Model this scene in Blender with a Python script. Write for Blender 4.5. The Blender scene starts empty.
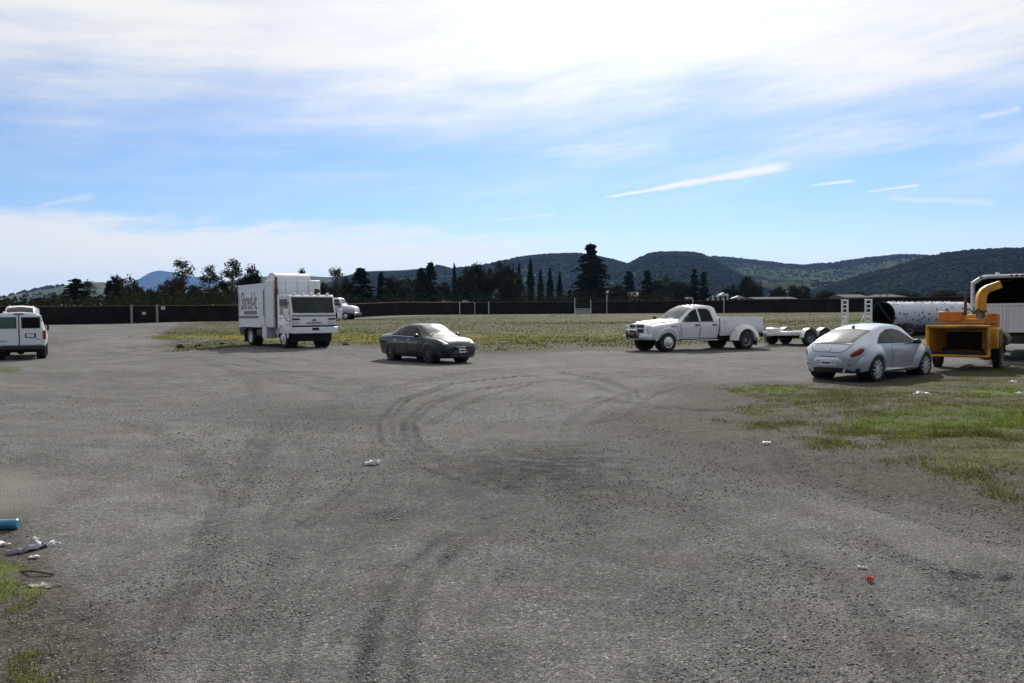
import bpy, bmesh, math, random
import numpy as np
from mathutils import Vector, Matrix
random.seed(7); rng = np.random.default_rng(7)
R = math.radians
sc = bpy.context.scene
COL = sc.collection
# ------------------------------------------------------------------ camera model
FPX, CX, CY = 784.0, 512.0, 341.5
EYE = Vector((0, 0, 1.75))
pitch = math.atan(27.5 / FPX); roll = 0.008
F_ = Vector((0, math.cos(pitch), -math.sin(pitch)))
R0 = Vector((1, 0, 0)); U0 = R0.cross(F_)
R_ = R0 * math.cos(roll) - U0 * math.sin(roll)
U_ = U0 * math.cos(roll) + R0 * math.sin(roll)
cam_d = bpy.data.cameras.new('camera'); cam = bpy.data.objects.new('camera', cam_d); COL.objects.link(cam)
M = Matrix((( R_.x, U_.x, -F_.x, EYE.x), (R_.y, U_.y, -F_.y, EYE.y), (R_.z, U_.z, -F_.z, EYE.z), (0, 0, 0, 1)))
cam.matrix_world = M
cam_d.sensor_width = 36; cam_d.lens = FPX / 1024 * 36; cam_d.clip_end = 40000; cam_d.clip_start = 0.05
sc.camera = cam
def ray(px, py):
    return (F_ + R_ * ((px - CX) / FPX) + U_ * ((CY - py) / FPX)).normalized()
# ------------------------------------------------------------------ terrain height
def XY(px, Y): return ((px - CX) / FPX * Y, Y)
_cp = []
for px, Y, z in [(20, 36, -.12), (430, 30.5, -.14), (707, 33.5, .12), (880, 20.6, -.09), (300, 40, .18), (830, 38, .2), (965, 23.3, 0), (1010, 27, 0),
                 (60, 85, .95), (230, 95, 1.1), (480, 130, 1.7), (850, 112, 1.6), (345, 89, 1.25), (512, 3, 0), (100, 6, 0), (900, 6, 0), (512, 12, 0),
                 (512, 20, -.03), (200, 18, 0), (760, 14, 0), (560, 45, .25), (1200, 120, 1.6), (-300, 80, .9), (-150, 36, 0), (1300, 30, 0),
                 (200, 60, .5), (650, 75, .85)]:
    _cp.append((*XY(px, Y), z))
for a in range(0, 360, 30):
    _cp.append((400 * math.sin(R(a)), 400 * math.cos(R(a)), 2.0)); _cp.append((3000 * math.sin(R(a)), 3000 * math.cos(R(a)), 2.0))
for x, y in ((-12, -10), (12, -10), (0, -30), (-60, -20), (60, -20)): _cp.append((x, y, 0))
_cp = np.array(_cp)
def gz_np(X, Y):
    X = np.asarray(X, float); Y = np.asarray(Y, float)
    num = np.zeros_like(X); den = np.zeros_like(X)
    for x, y, z in _cp:
        r2 = x * x + y * y
        q = ((X - x) ** 2 + (Y - y) ** 2) / (r2 * .05 + 6)
        w = 1 / (.04 + q) ** 2
        num += w * z; den += w
    return num / den
def gz(x, y): return float(gz_np(np.array([x]), np.array([y]))[0])
def G(px, Y, dz=0):
    x, y = XY(px, Y); return Vector((x, y, gz(x, y) + dz))
def pg(px, py):
    """pixel -> point on the terrain"""
    d = ray(px, py); z = 0.0
    for _ in range(12):
        t = (z - EYE.z) / d.z; p = EYE + d * t; z = z * .4 + .6 * gz(p.x, p.y)
    return p.x, p.y
# ------------------------------------------------------------------ materials
def mat(name, col, rough=.5, metal=0, coat=0, noise=0, nscale=6, bump=0, bscale=40, spec=.5, dirt=None, dirtamt=0):
    m = bpy.data.materials.new(name); m.use_nodes = True
    nt = m.node_tree; b = nt.nodes['Principled BSDF']
    b.inputs['Base Color'].default_value = (*col, 1); b.inputs['Roughness'].default_value = rough
    b.inputs['Metallic'].default_value = metal; b.inputs['Coat Weight'].default_value = coat; b.inputs['Coat Roughness'].default_value = .06
    b.inputs['Specular IOR Level'].default_value = spec
    if noise or dirtamt:
        tc = nt.nodes.new('ShaderNodeTexCoord'); n = nt.nodes.new('ShaderNodeTexNoise')
        n.inputs['Scale'].default_value = nscale; n.inputs['Detail'].default_value = 6; n.inputs['Roughness'].default_value = .65
        nt.links.new(tc.outputs['Object'], n.inputs['Vector'])
        mp = nt.nodes.new('ShaderNodeMapRange'); mp.inputs[1].default_value = .3; mp.inputs[2].default_value = .7
        mp.inputs[3].default_value = 1 - noise; mp.inputs[4].default_value = 1 + noise * .6
        nt.links.new(n.outputs['Fac'], mp.inputs[0])
        mx = nt.nodes.new('ShaderNodeMix'); mx.data_type = 'RGBA'; mx.blend_type = 'MULTIPLY'; mx.inputs[0].default_value = 1
        mx.inputs[6].default_value = (*col, 1); nt.links.new(mp.outputs[0], mx.inputs[7])
        out = mx.outputs[2]
        if dirtamt:
            n2 = nt.nodes.new('ShaderNodeTexNoise'); n2.inputs['Scale'].default_value = nscale * .7; n2.inputs['Detail'].default_value = 8
            nt.links.new(tc.outputs['Object'], n2.inputs['Vector'])
            m2 = nt.nodes.new('ShaderNodeMapRange'); m2.inputs[1].default_value = .48; m2.inputs[2].default_value = .72; m2.inputs[4].default_value = dirtamt
            nt.links.new(n2.outputs['Fac'], m2.inputs[0])
            x2 = nt.nodes.new('ShaderNodeMix'); x2.data_type = 'RGBA'; nt.links.new(m2.outputs[0], x2.inputs[0])
            nt.links.new(out, x2.inputs[6]); x2.inputs[7].default_value = (*(dirt or (.16, .13, .1)), 1); out = x2.outputs[2]
        nt.links.new(out, b.inputs['Base Color'])
    if bump:
        tc = nt.nodes.new('ShaderNodeTexCoord'); n = nt.nodes.new('ShaderNodeTexNoise'); n.inputs['Scale'].default_value = bscale; n.inputs['Detail'].default_value = 4
        nt.links.new(tc.outputs['Object'], n.inputs['Vector'])
        bp = nt.nodes.new('ShaderNodeBump'); bp.inputs['Strength'].default_value = bump; bp.inputs['Distance'].default_value = .02
        nt.links.new(n.outputs['Fac'], bp.inputs['Height']); nt.links.new(bp.outputs[0], b.inputs['Normal'])
    return m
MT = dict(
    white=mat('white_paint', (.80, .82, .85), .32, 0, .5, .04, 2.5, dirt=(.42, .39, .35), dirtamt=.15),
    boxwhite=mat('white_box_panel', (.74, .77, .82), .45, 0, 0, .06, 1.5, dirt=(.45, .44, .43), dirtamt=.2),
    silver=mat('silver_paint', (.50, .55, .64), .24, .3, .8, .03, 2, dirt=(.33, .31, .28), dirtamt=.12),
    darkpaint=mat('charcoal_paint', (.011, .014, .020), .3, 0, .6, .1, 2, dirt=(.05, .046, .042), dirtamt=.15, spec=.3),
    black=mat('black_plastic', (.018, .018, .019), .55, noise=.2, nscale=8),
    rubber=mat('tyre_rubber', (.02, .02, .02), .8, noise=.3, nscale=9, bump=.4, dirt=(.1, .085, .07), dirtamt=.35),
    glass=mat('dark_glass', (.012, .014, .016), .13, spec=.75),
    truckglass=mat('windshield_glass', (.025, .042, .046), .06, noise=.7, nscale=1.4, spec=.3),  # teal colour and mottling paint in the reflection on the truck windshield
    greenglass=mat('green_tinted_glass', (.05, .11, .10), .06, spec=.6),
    tint=mat('tinted_glass', (.005, .006, .009), .05, spec=.16),
    alloy=mat('alloy_wheel', (.78, .79, .81), .35, .45, noise=.12, nscale=10),
    chrome=mat('chrome', (.7, .7, .72), .15, 1, noise=.05),
    red=mat('red_lens', (.26, .006, .010), .2, 0, .25, spec=.3),
    amber=mat('amber_lens', (.6, .22, .03), .2, 0, .6),
    clear=mat('clear_lens', (.6, .62, .65), .1, .3, .8),
    plate=mat('plate_white', (.75, .75, .76), .45, noise=.03),
    platemark=mat('plate_marks', (.1, .11, .22), .5),
    gap=mat('dark_gap', (.01, .01, .01), .8, spec=.1),
    yellow=mat('yellow_machine_paint', (.62, .30, .014), .5, 0, .1, .30, 3, dirt=(.14, .08, .03), dirtamt=.75),
    orange=mat('orange_machine_paint', (.55, .17, .015), .5, noise=.25, nscale=5, dirt=(.1, .05, .03), dirtamt=.5),
    rust=mat('rusty_steel', (.14, .075, .045), .75, .2, noise=.5, nscale=8, bump=.3),
    steel=mat('grey_steel', (.32, .32, .33), .5, .5, noise=.25, nscale=7, dirt=(.18, .14, .1), dirtamt=.4),
    alu=mat('aluminium', (.72, .72, .72), .38, .55, noise=.1, nscale=5),
    wood=mat('weathered_wood', (.17, .14, .115), .85, noise=.4, nscale=9, bump=.4),
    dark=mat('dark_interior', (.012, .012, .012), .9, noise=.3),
    brown=mat('brown_panel', (.09, .06, .045), .5, noise=.3),
    charc=mat('grey_lettering', (.13, .14, .17), .5),
    purple=mat('purple_logo', (.32, .30, .62), .5),
    blue=mat('blue_plastic', (.03, .20, .33), .3, 0, .3, .15, 12),
    litter=mat('white_litter', (.72, .72, .70), .6, noise=.15, nscale=20),
    greylitter=mat('grey_plastic_litter', (.36, .35, .40), .5, noise=.2, nscale=20),
    redlitter=mat('red_litter', (.6, .09, .07), .5, noise=.2, nscale=30),
    concrete=mat('concrete_post', (.30, .28, .25), .9, noise=.25, nscale=6, bump=.3),
    fence=mat('fence_screen', (.020, .015, .013), .95, noise=.45, nscale=.8, spec=.03, dirt=(.038, .027, .022), dirtamt=.6),
    bark=mat('tree_bark', (.10, .075, .06), .95, noise=.4, nscale=6, bump=.5),
    roofpale=mat('pale_metal_roof', (.13, .13, .135), .95, spec=.03, noise=.12, nscale=1),
    rooftile=mat('grey_shingle_roof', (.19, .17, .16), .9, noise=.3, nscale=2),
    wallcream=mat('cream_wall', (.48, .44, .38), .85, noise=.12, nscale=1),
    wallwhite=mat('white_wall', (.66, .66, .64), .8, noise=.1, nscale=1),
    winglass=mat('house_window', (.03, .035, .04), .1),
    stone=mat('dark_rock', (.02, .018, .016), .9, noise=.4, nscale=8, bump=.6),
)
# perforated white shell: dark holes and dents spread over the sheet
def perforated():
    m = mat('perforated_white_sheet', (.58, .63, .72), .5); nt = m.node_tree; b = nt.nodes['Principled BSDF']
    tc = nt.nodes.new('ShaderNodeTexCoord'); v = nt.nodes.new('ShaderNodeTexVoronoi'); v.inputs['Scale'].default_value = 3.4; v.inputs['Randomness'].default_value = .75
    nt.links.new(tc.outputs['Object'], v.inputs['Vector'])
    mp = nt.nodes.new('ShaderNodeMapRange'); mp.inputs[1].default_value = .19; mp.inputs[2].default_value = .30; nt.links.new(v.outputs['Distance'], mp.inputs[0])
    n = nt.nodes.new('ShaderNodeTexNoise'); n.inputs['Scale'].default_value = 2.5; n.inputs['Detail'].default_value = 5; nt.links.new(tc.outputs['Object'], n.inputs['Vector'])
    cr = nt.nodes.new('ShaderNodeMix'); cr.data_type = 'RGBA'; nt.links.new(n.outputs['Fac'], cr.inputs[0])
    cr.inputs[6].default_value = (.40, .46, .56, 1); cr.inputs[7].default_value = (.72, .74, .78, 1)
    mx = nt.nodes.new('ShaderNodeMix'); mx.data_type = 'RGBA'; nt.links.new(mp.outputs[0], mx.inputs[0])
    mx.inputs[6].default_value = (.035, .04, .07, 1); nt.links.new(cr.outputs[2], mx.inputs[7])
    nt.links.new(mx.outputs[2], b.inputs['Base Color'])
    return m
MT['perf'] = perforated()
# ------------------------------------------------------------------ mesh helpers
def tag(o, label=None, cat=None, group=None, kind=None):
    if label: o['label'] = label
    if cat: o['category'] = cat
    if group: o['group'] = group
    if kind: o['kind'] = kind
    return o
def thing(name, label, cat, loc=(0, 0, 0), rz=0, group=None):
    o = bpy.data.objects.new(name, None); COL.objects.link(o); o.location = loc; o.rotation_euler = (0, 0, rz); o.empty_display_size = .2
    return tag(o, label, cat, group)
def link(name, me, m=None, parent=None):
    o = bpy.data.objects.new(name, me); COL.objects.link(o)
    if m: me.materials.append(m)
    if parent: o.parent = parent
    return o
def mesh_np(name, V, Fc, m=None, parent=None, smooth=False):
    V = np.asarray(V, dtype=np.float32); Fc = np.asarray(Fc, dtype=np.int32); n, k = Fc.shape
    me = bpy.data.meshes.new(name); me.vertices.add(len(V)); me.vertices.foreach_set('co', V.ravel())
    me.loops.add(n * k); me.loops.foreach_set('vertex_index', Fc.ravel())
    me.polygons.add(n); me.polygons.foreach_set('loop_start', np.arange(0, n * k, k, dtype=np.int32))
    if smooth: me.polygons.foreach_set('use_smooth', np.ones(n, dtype=bool))
    me.update(calc_edges=True); me.validate()
    return link(name, me, m, parent)
class MB:
    def __init__(s): s.v = []; s.f = []
    def add(s, v, f):
        b = len(s.v); s.v += [tuple(p) for p in v]; s.f += [tuple(i + b for i in q) for q in f]; return s
    def box(s, c, d, rot=None):
        hx, hy, hz = d[0] / 2, d[1] / 2, d[2] / 2; c = Vector(c)
        P = [Vector((x, y, z)) for x in (-hx, hx) for y in (-hy, hy) for z in (-hz, hz)]
        if rot is not None: P = [rot @ p for p in P]
        return s.add([c + p for p in P], [(0, 1, 3, 2), (4, 6, 7, 5), (0, 4, 5, 1), (2, 3, 7, 6), (0, 2, 6, 4), (1, 5, 7, 3)])
    def bb(s, x0, x1, y0, y1, z0, z1): return s.box(((x0 + x1) / 2, (y0 + y1) / 2, (z0 + z1) / 2), (x1 - x0, y1 - y0, z1 - z0))
    def cyl(s, p0, p1, r0, r1=None, n=14, caps=True):
        p0, p1 = Vector(p0), Vector(p1); r1 = r0 if r1 is None else r1
        d = (p1 - p0).normalized(); a = d.orthogonal().normalized(); b = d.cross(a); V = []
        for p, r in ((p0, r0), (p1, r1)):
            for i in range(n):
                t = 2 * math.pi * i / n; V.append(p + (a * math.cos(t) + b * math.sin(t)) * r)
        Fc = [(i, (i + 1) % n, n + (i + 1) % n, n + i) for i in range(n)]
        if caps: Fc += [tuple(range(n - 1, -1, -1)), tuple(range(n, 2 * n))]
        return s.add(V, Fc)
    def tube(s, pts, r, n=8):
        for a, b in zip(pts[:-1], pts[1:]): s.cyl(a, b, r, r, n)
        for p in pts[1:-1]: s.ell(p, (r, r, r), n, 4)
        return s
    def prism(s, poly, axis, a0, a1):
        n = len(poly)
        def P(u, v, a): return {'y': (u, a, v), 'x': (a, u, v), 'z': (u, v, a)}[axis]
        V = [P(u, v, a0) for u, v in poly] + [P(u, v, a1) for u, v in poly]
        return s.add(V, [tuple(range(n)), tuple(range(2 * n - 1, n - 1, -1))] + [(i, n + i, n + (i + 1) % n, (i + 1) % n) for i in range(n)])
    def lathe(s, prof, c, axis='y', n=28):
        c = Vector(c); V = []
        ax = {'y': (Vector((1, 0, 0)), Vector((0, 0, 1)), Vector((0, 1, 0))), 'z': (Vector((1, 0, 0)), Vector((0, 1, 0)), Vector((0, 0, 1))), 'x': (Vector((0, 1, 0)), Vector((0, 0, 1)), Vector((1, 0, 0)))}[axis]
        for r, h in prof:
            for i in range(n):
                t = 2 * math.pi * i / n; V.append(c + ax[0] * (r * math.cos(t)) + ax[1] * (r * math.sin(t)) + ax[2] * h)
        Fc = [(j * n + i, j * n + (i + 1) % n, (j + 1) * n + (i + 1) % n, (j + 1) * n + i) for j in range(len(prof) - 1) for i in range(n)]
        return s.add(V, Fc)
    def ell(s, c, r, n=16, m=8, rot=None):
        c = Vector(c); V = []; Fc = []
        for j in range(m + 1):
            p = math.pi * j / m
            for i in range(n):
                t = 2 * math.pi * i / n; q = Vector((r[0] * math.sin(p) * math.cos(t), r[1] * math.sin(p) * math.sin(t), r[2] * math.cos(p)))
                V.append(c + (rot @ q if rot is not None else q))
        for j in range(m):
            for i in range(n): Fc.append((j * n + i, (j + 1) * n + i, (j + 1) * n + (i + 1) % n, j * n + (i + 1) % n))
        return s.add(V, Fc)
    def grid(s, P, closed=False):
        nu, nv = len(P), len(P[0]); V = [p for row in P for p in row]
        Fc = [(i * nv + j, (i + 1) * nv + j, (i + 1) * nv + j + 1, i * nv + j + 1) for i in range(nu - 1) for j in range(nv - 1)]
        return s.add(V, Fc)
    def build(s, name, m, parent=None, smooth=True, bevel=0, ang=38):
        me = bpy.data.meshes.new(name); bm = bmesh.new()
        vs = [bm.verts.new(p) for p in s.v]
        for q in s.f:
            try: bm.faces.new([vs[i] for i in q])
            except ValueError: pass
        bmesh.ops.remove_doubles(bm, verts=bm.verts, dist=1e-5)
        bmesh.ops.recalc_face_normals(bm, faces=bm.faces); bm.to_mesh(me); bm.free()
        o = link(name, me, m, parent)
        if smooth: me.shade_smooth(); me.set_sharp_from_angle(angle=R(ang))
        if bevel:
            b = o.modifiers.new('bevel', 'BEVEL'); b.width = bevel; b.segments = 2; b.limit_method = 'ANGLE'; b.angle_limit = R(40)
            b.harden_normals = False
        return o
def boolean_cut(o, cutter_mb):
    c = cutter_mb.build('cutter', None, None, False)
    md = o.modifiers.new('cut', 'BOOLEAN'); md.object = c; md.operation = 'DIFFERENCE'; md.solver = 'EXACT'
    bpy.context.view_layer.update()
    dg = bpy.context.evaluated_depsgraph_get(); me = bpy.data.meshes.new_from_object(o.evaluated_get(dg))
    o.modifiers.remove(md); old = o.data; o.data = me; me.name = o.name
    bpy.data.objects.remove(c); me.shade_smooth(); me.set_sharp_from_angle(angle=R(35))
def dup(root, loc, rz, label=None, group=None, scale=None):
    r = root.copy(); COL.objects.link(r); r.location = loc; r.rotation_euler = (0, 0, rz)
    if label: r['label'] = label
    if group: r['group'] = group
    if scale: r.scale = scale
    for ch in list(root.children):
        c = ch.copy(); COL.objects.link(c); c.parent = r
        for g in list(ch.children):
            d = g.copy(); COL.objects.link(d); d.parent = c
    return r
def text_part(body, size, m, parent, name, mw, extr=.004, sx=1.0):
    cu = bpy.data.curves.new(name, 'FONT'); cu.body = body; cu.size = size; cu.extrude = extr; cu.align_x = 'CENTER'; cu.offset = .006
    t = bpy.data.objects.new('tmp_text', cu); COL.objects.link(t); bpy.context.view_layer.update()
    me = bpy.data.meshes.new_from_object(t.evaluated_get(bpy.context.evaluated_depsgraph_get())); bpy.data.objects.remove(t)
    o = link(name, me, m, parent); me.transform(mw @ Matrix.Diagonal((sx, 1, 1, 1))); return o
# ------------------------------------------------------------------ lofted car bodies
def pchip(xs, ys, x):
    xs, ys = np.asarray(xs, float), np.asarray(ys, float); h = np.diff(xs); d = np.diff(ys) / h; n = len(xs); m = np.zeros(n)
    m[0], m[-1] = d[0], d[-1]
    for i in range(1, n - 1):
        if d[i - 1] * d[i] > 0:
            w1, w2 = 2 * h[i] + h[i - 1], h[i] + 2 * h[i - 1]; m[i] = (w1 + w2) / (w1 / d[i - 1] + w2 / d[i])
    i = int(np.clip(np.searchsorted(xs, x) - 1, 0, n - 2)); t = (x - xs[i]) / h[i]
    return (2*t**3-3*t**2+1)*ys[i] + (t**3-2*t**2+t)*h[i]*m[i] + (-2*t**3+3*t**2)*ys[i+1] + (t**3-t**2)*h[i]*m[i+1]
class Body:
    """rows: x, z_bottom, w_sill, w_mid, z_mid, w_belt, z_belt, w_top, z_topedge, z_top"""
    def __init__(s, rows): s.T = np.array(sorted(rows)); s.cache = {}
    def sec(s, x):
        k = round(x, 4)
        if k in s.cache: return s.cache[k]
        x = min(max(x, s.T[0, 0]), s.T[-1, 0])
        zb, ws, wm, zm, wb, zB, wt, ze, zt = [pchip(s.T[:, 0], s.T[:, i], x) for i in range(1, 10)]
        C = [(0, zb), (ws * .55, zb), (ws * .95, zb + .01), (ws, zb + .07), (wm, zm), (wb, zB), (wt + (wb - wt) * .06, ze - (ze - zB) * .10), (wt * .9, ze + (zt - ze) * .35), (wt * .5, zt - (zt - ze) * .25), (0, zt)]
        C = [np.array(c) for c in C]; Q = []
        for i in range(len(C) - 1):
            p0 = C[i - 1] if i > 0 else C[0] * np.array([-1, 1]) + np.array([-ws * .5, 0]); p1, p2 = C[i], C[i + 1]
            p3 = C[i + 2] if i + 2 < len(C) else np.array([-C[-2][0], C[-2][1]])
            if i == 0: p0 = np.array([-C[1][0], C[1][1]])
            n = 5 if i >= 3 else 2
            for t in np.linspace(0, 1, n, endpoint=False):
                # finite tangents scaled by segment length keep it from overshooting
                L = np.linalg.norm(p2 - p1)
                m1 = (p2 - p0); m1 = m1 / (np.linalg.norm(m1) + 1e-9) * L * .9
                m2 = (p3 - p1); m2 = m2 / (np.linalg.norm(m2) + 1e-9) * L * .9
                Q.append((2*t**3-3*t**2+1)*p1 + (t**3-2*t**2+t)*m1 + (-2*t**3+3*t**2)*p2 + (t**3-t**2)*m2)
        Q.append(C[-1]); Q = np.array(Q); s.cache[k] = Q
        return Q
    def side_y(s, x, z):
        Q = s.sec(x); best = 0
        for (y0, z0), (y1, z1) in zip(Q[:-1], Q[1:]):
            if (z0 - z) * (z1 - z) <= 0 and abs(z1 - z0) > 1e-6: best = max(best, y0 + (y1 - y0) * (z - z0) / (z1 - z0))
        return best if best > 0 else Q[:, 0].max()
    def top_z(s, x, y):
        Q = s.sec(x); y = abs(y); best = -1
        for (y0, z0), (y1, z1) in zip(Q[:-1], Q[1:]):
            if (y0 - y) * (y1 - y) <= 0 and abs(y1 - y0) > 1e-6: best = max(best, z0 + (z1 - z0) * (y - y0) / (y1 - y0))
        return best if best > 0 else Q[:, 1].max() - .05
    def mesh(s, name, m, parent, step=.07):
        x0, x1 = s.T[0, 0], s.T[-1, 0]; n = int((x1 - x0) / step); xs = sorted(set(np.round(np.concatenate([np.linspace(x0, x1, n), s.T[:, 0]]), 4)))
        b = MB(); rings = []
        for x in xs:
            Q = s.sec(x); rings.append([(x, y, z) for y, z in Q] + [(x, -y, z) for y, z in Q[-2:0:-1]])
        k = len(rings[0]); V = [p for r_ in rings for p in r_]
        Fc = [(i * k + j, (i + 1) * k + j, (i + 1) * k + (j + 1) % k, i * k + (j + 1) % k) for i in range(len(xs) - 1) for j in range(k)]
        Fc += [tuple(range(k - 1, -1, -1)), tuple(range((len(xs) - 1) * k, len(xs) * k))]
        b.add(V, Fc); return b.build(name, m, parent, ang=32)
    def side_panel(s, bot, top, off, sg, b=None, nu=14, nv=6):
        """bot/top: polylines (x,z) with matching direction; conformal sheet on side sg"""
        def rs(P, n):
            P = np.array(P, float); L = np.concatenate([[0], np.cumsum(np.linalg.norm(np.diff(P, axis=0), axis=1))]); t = np.linspace(0, L[-1], n)
            return np.stack([np.interp(t, L, P[:, 0]), np.interp(t, L, P[:, 1])], 1)
        A, B = rs(bot, nu), rs(top, nu); b = b or MB(); g = []
        for i in range(nu):
            row = []
            for j in range(nv):
                x, z = A[i] + (B[i] - A[i]) * j / (nv - 1); row.append((x, sg * (s.side_y(x, z) + off), z))
            g.append(row)
        return b.grid(g)
    def top_panel(s, front, rear, off, b=None, nu=14, nv=10):
        """front/rear: polylines (x,y) left to right"""
        front, rear = np.array(front, float), np.array(rear, float); b = b or MB(); g = []
        tf = np.linspace(0, 1, len(front)); tr = np.linspace(0, 1, len(rear))
        for t in np.linspace(0, 1, nu):
            a = np.array([np.interp(t, tf, front[:, 0]), np.interp(t, tf, front[:, 1])]); c = np.array([np.interp(t, tr, rear[:, 0]), np.interp(t, tr, rear[:, 1])]); row = []
            for j in range(nv):
                x, y = a + (c - a) * j / (nv - 1)
                z = s.top_z(x, y); e = .02; dzx = (s.top_z(x + e, y) - s.top_z(x - e, y)) / (2 * e); n = Vector((-dzx, 0, 1)).normalized()
                row.append((x + n.x * off, y, z + n.z * off))
            g.append(row)
        return b.grid(g)
    def fender(s, xc, zc, ri, ro, bulge, sg, a0=-12, a1=192, zmin=.2):
        g = []
        for i in range(33):
            th = R(a0 + (a1 - a0) * i / 32); row = []
            for t in (-.12, 0, .04, .15, .3, .5, .7, .85, 1.0):
                r = ri + (ro - ri) * max(t, 0); x = xc + r * math.cos(th); z = max(zc + r * math.sin(th), zmin)
                f = math.cos(max(0, (t - .12)) / .88 * math.pi / 2) ** 1.1 if t > .12 else 1 - .25 * ((.12 - max(t, 0)) / .12) ** 2
                y = s.side_y(x, max(z, zmin + .1)) + bulge * f - (.004 if t == 1.0 else 0)
                if t < 0: y -= .09
                row.append((x, sg * y, z))
            g.append(row)
        return g
def wheel_prof(r, w, rr):
    h = w / 2
    return [(rr, -h * .85), (rr + .02, -h), (r - .05, -h), (r - .012, -h * .82), (r, -h * .6), (r, h * .6), (r - .012, h * .82), (r - .05, h), (rr + .02, h), (rr, h * .85)]
def wheel(parent, x, y, r, w, rr, style, sg, rim_m):
    """y = outer face of the tyre; sg = outward side"""
    yc = y - sg * w / 2
    b = MB().lathe(wheel_prof(r, w, rr), (x, yc, r), 'y', 36)
    for k in range(48):
        a = 2 * math.pi * k / 48
        b.box((x + math.cos(a) * r, yc, r + math.sin(a) * r), (.012, w * .8, r * .07), Matrix.Rotation(-a, 3, 'Y'))
    t = b.build('wheel', MT['rubber'], parent)
    d = MB(); yf = yc + sg * w * .36
    if style == 'alloy':
        d.lathe([(rr + .004, -w * .40), (rr - .012, -w * .40), (rr - .02, 0), (rr - .012, w * .42), (rr + .004, w * .44)], (x, yc, r), 'y', 36)
        for k in range(10):
            a = 2 * math.pi * k / 10 + .1
            d.box((x + math.cos(a) * rr * .53, yf, r + math.sin(a) * rr * .53), (rr * .95, .03, rr * .13), Matrix.Rotation(-a, 3, 'Y'))
        d.cyl((x, yf - .02, r), (x, yf + .02, r), rr * .2, n=16)
        bk = MB().cyl((x, yc - .02, r), (x, yc + .02, r), rr - .015, n=28)
        bk.build('brake_disc', MT['dark'], t)
    elif style == 'cover':
        d.lathe([(rr + .004, sg * w * .42), (rr * .92, sg * w * .36), (rr * .6, sg * w * .30), (rr * .55, sg * w * .40), (rr * .25, sg * w * .46), (.001, sg * w * .47)], (x, yc, r), 'y', 30)
    elif style == 'convex':
        d.lathe([(rr + .004, sg * w * .44), (rr * .93, sg * w * .40), (rr * .85, sg * w * .42), (rr * .55, sg * w * .62), (rr * .5, sg * w * .78), (rr * .3, sg * w * .84), (.001, sg * w * .86)], (x, yc, r), 'y', 30)
    elif style == 'dish':
        d.lathe([(rr + .004, sg * w * .44), (rr * .93, sg * w * .40), (rr * .8, -sg * w * .05), (rr * .55, -sg * w * .25), (rr * .5, sg * w * .05), (rr * .28, sg * w * .25), (.001, sg * w * .27)], (x, yc, r), 'y', 30)
    d.build('rim', rim_m, t)
    return t
def arch_cut(body_o, parent, xs, ys, r, zc, depth=.4):
    c = MB()
    for x in xs:
        for sg in (1, -1): c.cyl((x, sg * (ys - depth), zc), (x, sg * (ys + .4), zc), r, n=40)
    boolean_cut(body_o, c)
    for x in xs:
        for sg in (1, -1):
            l = MB(); n = 30; g = []
            for i in range(n + 1):
                a = 2 * math.pi * i / n; g.append([(x + (r - .006) * math.cos(a), sg * yy, zc + (r - .006) * math.sin(a)) for yy in (ys - depth + .012, ys - .12)])
            l.grid(g); l.add([(x + (r - .006) * math.cos(2 * math.pi * i / n), sg * (ys - depth + .012), zc + (r - .006) * math.sin(2 * math.pi * i / n)) for i in range(n)], [tuple(range(n))])
            l.build('wheel_arch_liner', MT['dark'], parent)
def pose_from_wheels(px_f, px_r, Y_first, wb, first='front', farther=True):
    """ground points of the near-side front and rear wheels"""
    kf, kr = (px_f - CX) / FPX, (px_r - CX) / FPX
    ka, kb = (kf, kr) if first == 'front' else (kr, kf)
    a = Vector((ka * Y_first, Y_first)); best = None
    for i in range(4000):
        Y = Y_first + (i / 4000) * wb * (1 if farther else -1); b = Vector((kb * Y, Y)); e = abs((a - b).length - wb)
        if best is None or e < best[0]: best = (e, b)
    b = best[1]
    return (a, b) if first == 'front' else (b, a)
def place(front, rear, track_half, near_right):
    """centre and heading for a vehicle whose near side wheels stand at front/rear"""
    h = (front - rear).normalized(); right = Vector((h.y, -h.x)); c = (front + rear) / 2
    c = c - right * track_half if near_right else c + right * track_half
    return Vector((c.x, c.y, gz(c.x, c.y))), math.atan2(h.y, h.x)
SUN_E, CLOUD_B, SKY_TINT, HAZE, EXPO = 4.9, 8.9, (.75, .90, 1.12), 4.5e-5, 0.0
# ================================================================== vehicles
def license_plate(parent, x, y, z, sgx, w=.31, h=.16, tilt=0, marks=True, name='license_plate'):
    rot = Matrix.Rotation(tilt, 3, 'Y')
    p = MB().box((x, y, z), (.012, w, h), rot).build(name, MT['plate'], parent, False)
    if marks:
        b = MB()
        for k in range(7):
            b.box(Vector((x, y, z)) + rot @ Vector((sgx * .008, -w * .36 + k * w * .12, -.005)), (.004, w * .12, h * (.30 + .12 * (k % 2))), rot)
        b.build('plate_characters', MT['platemark'], p, False)
    return p
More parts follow.
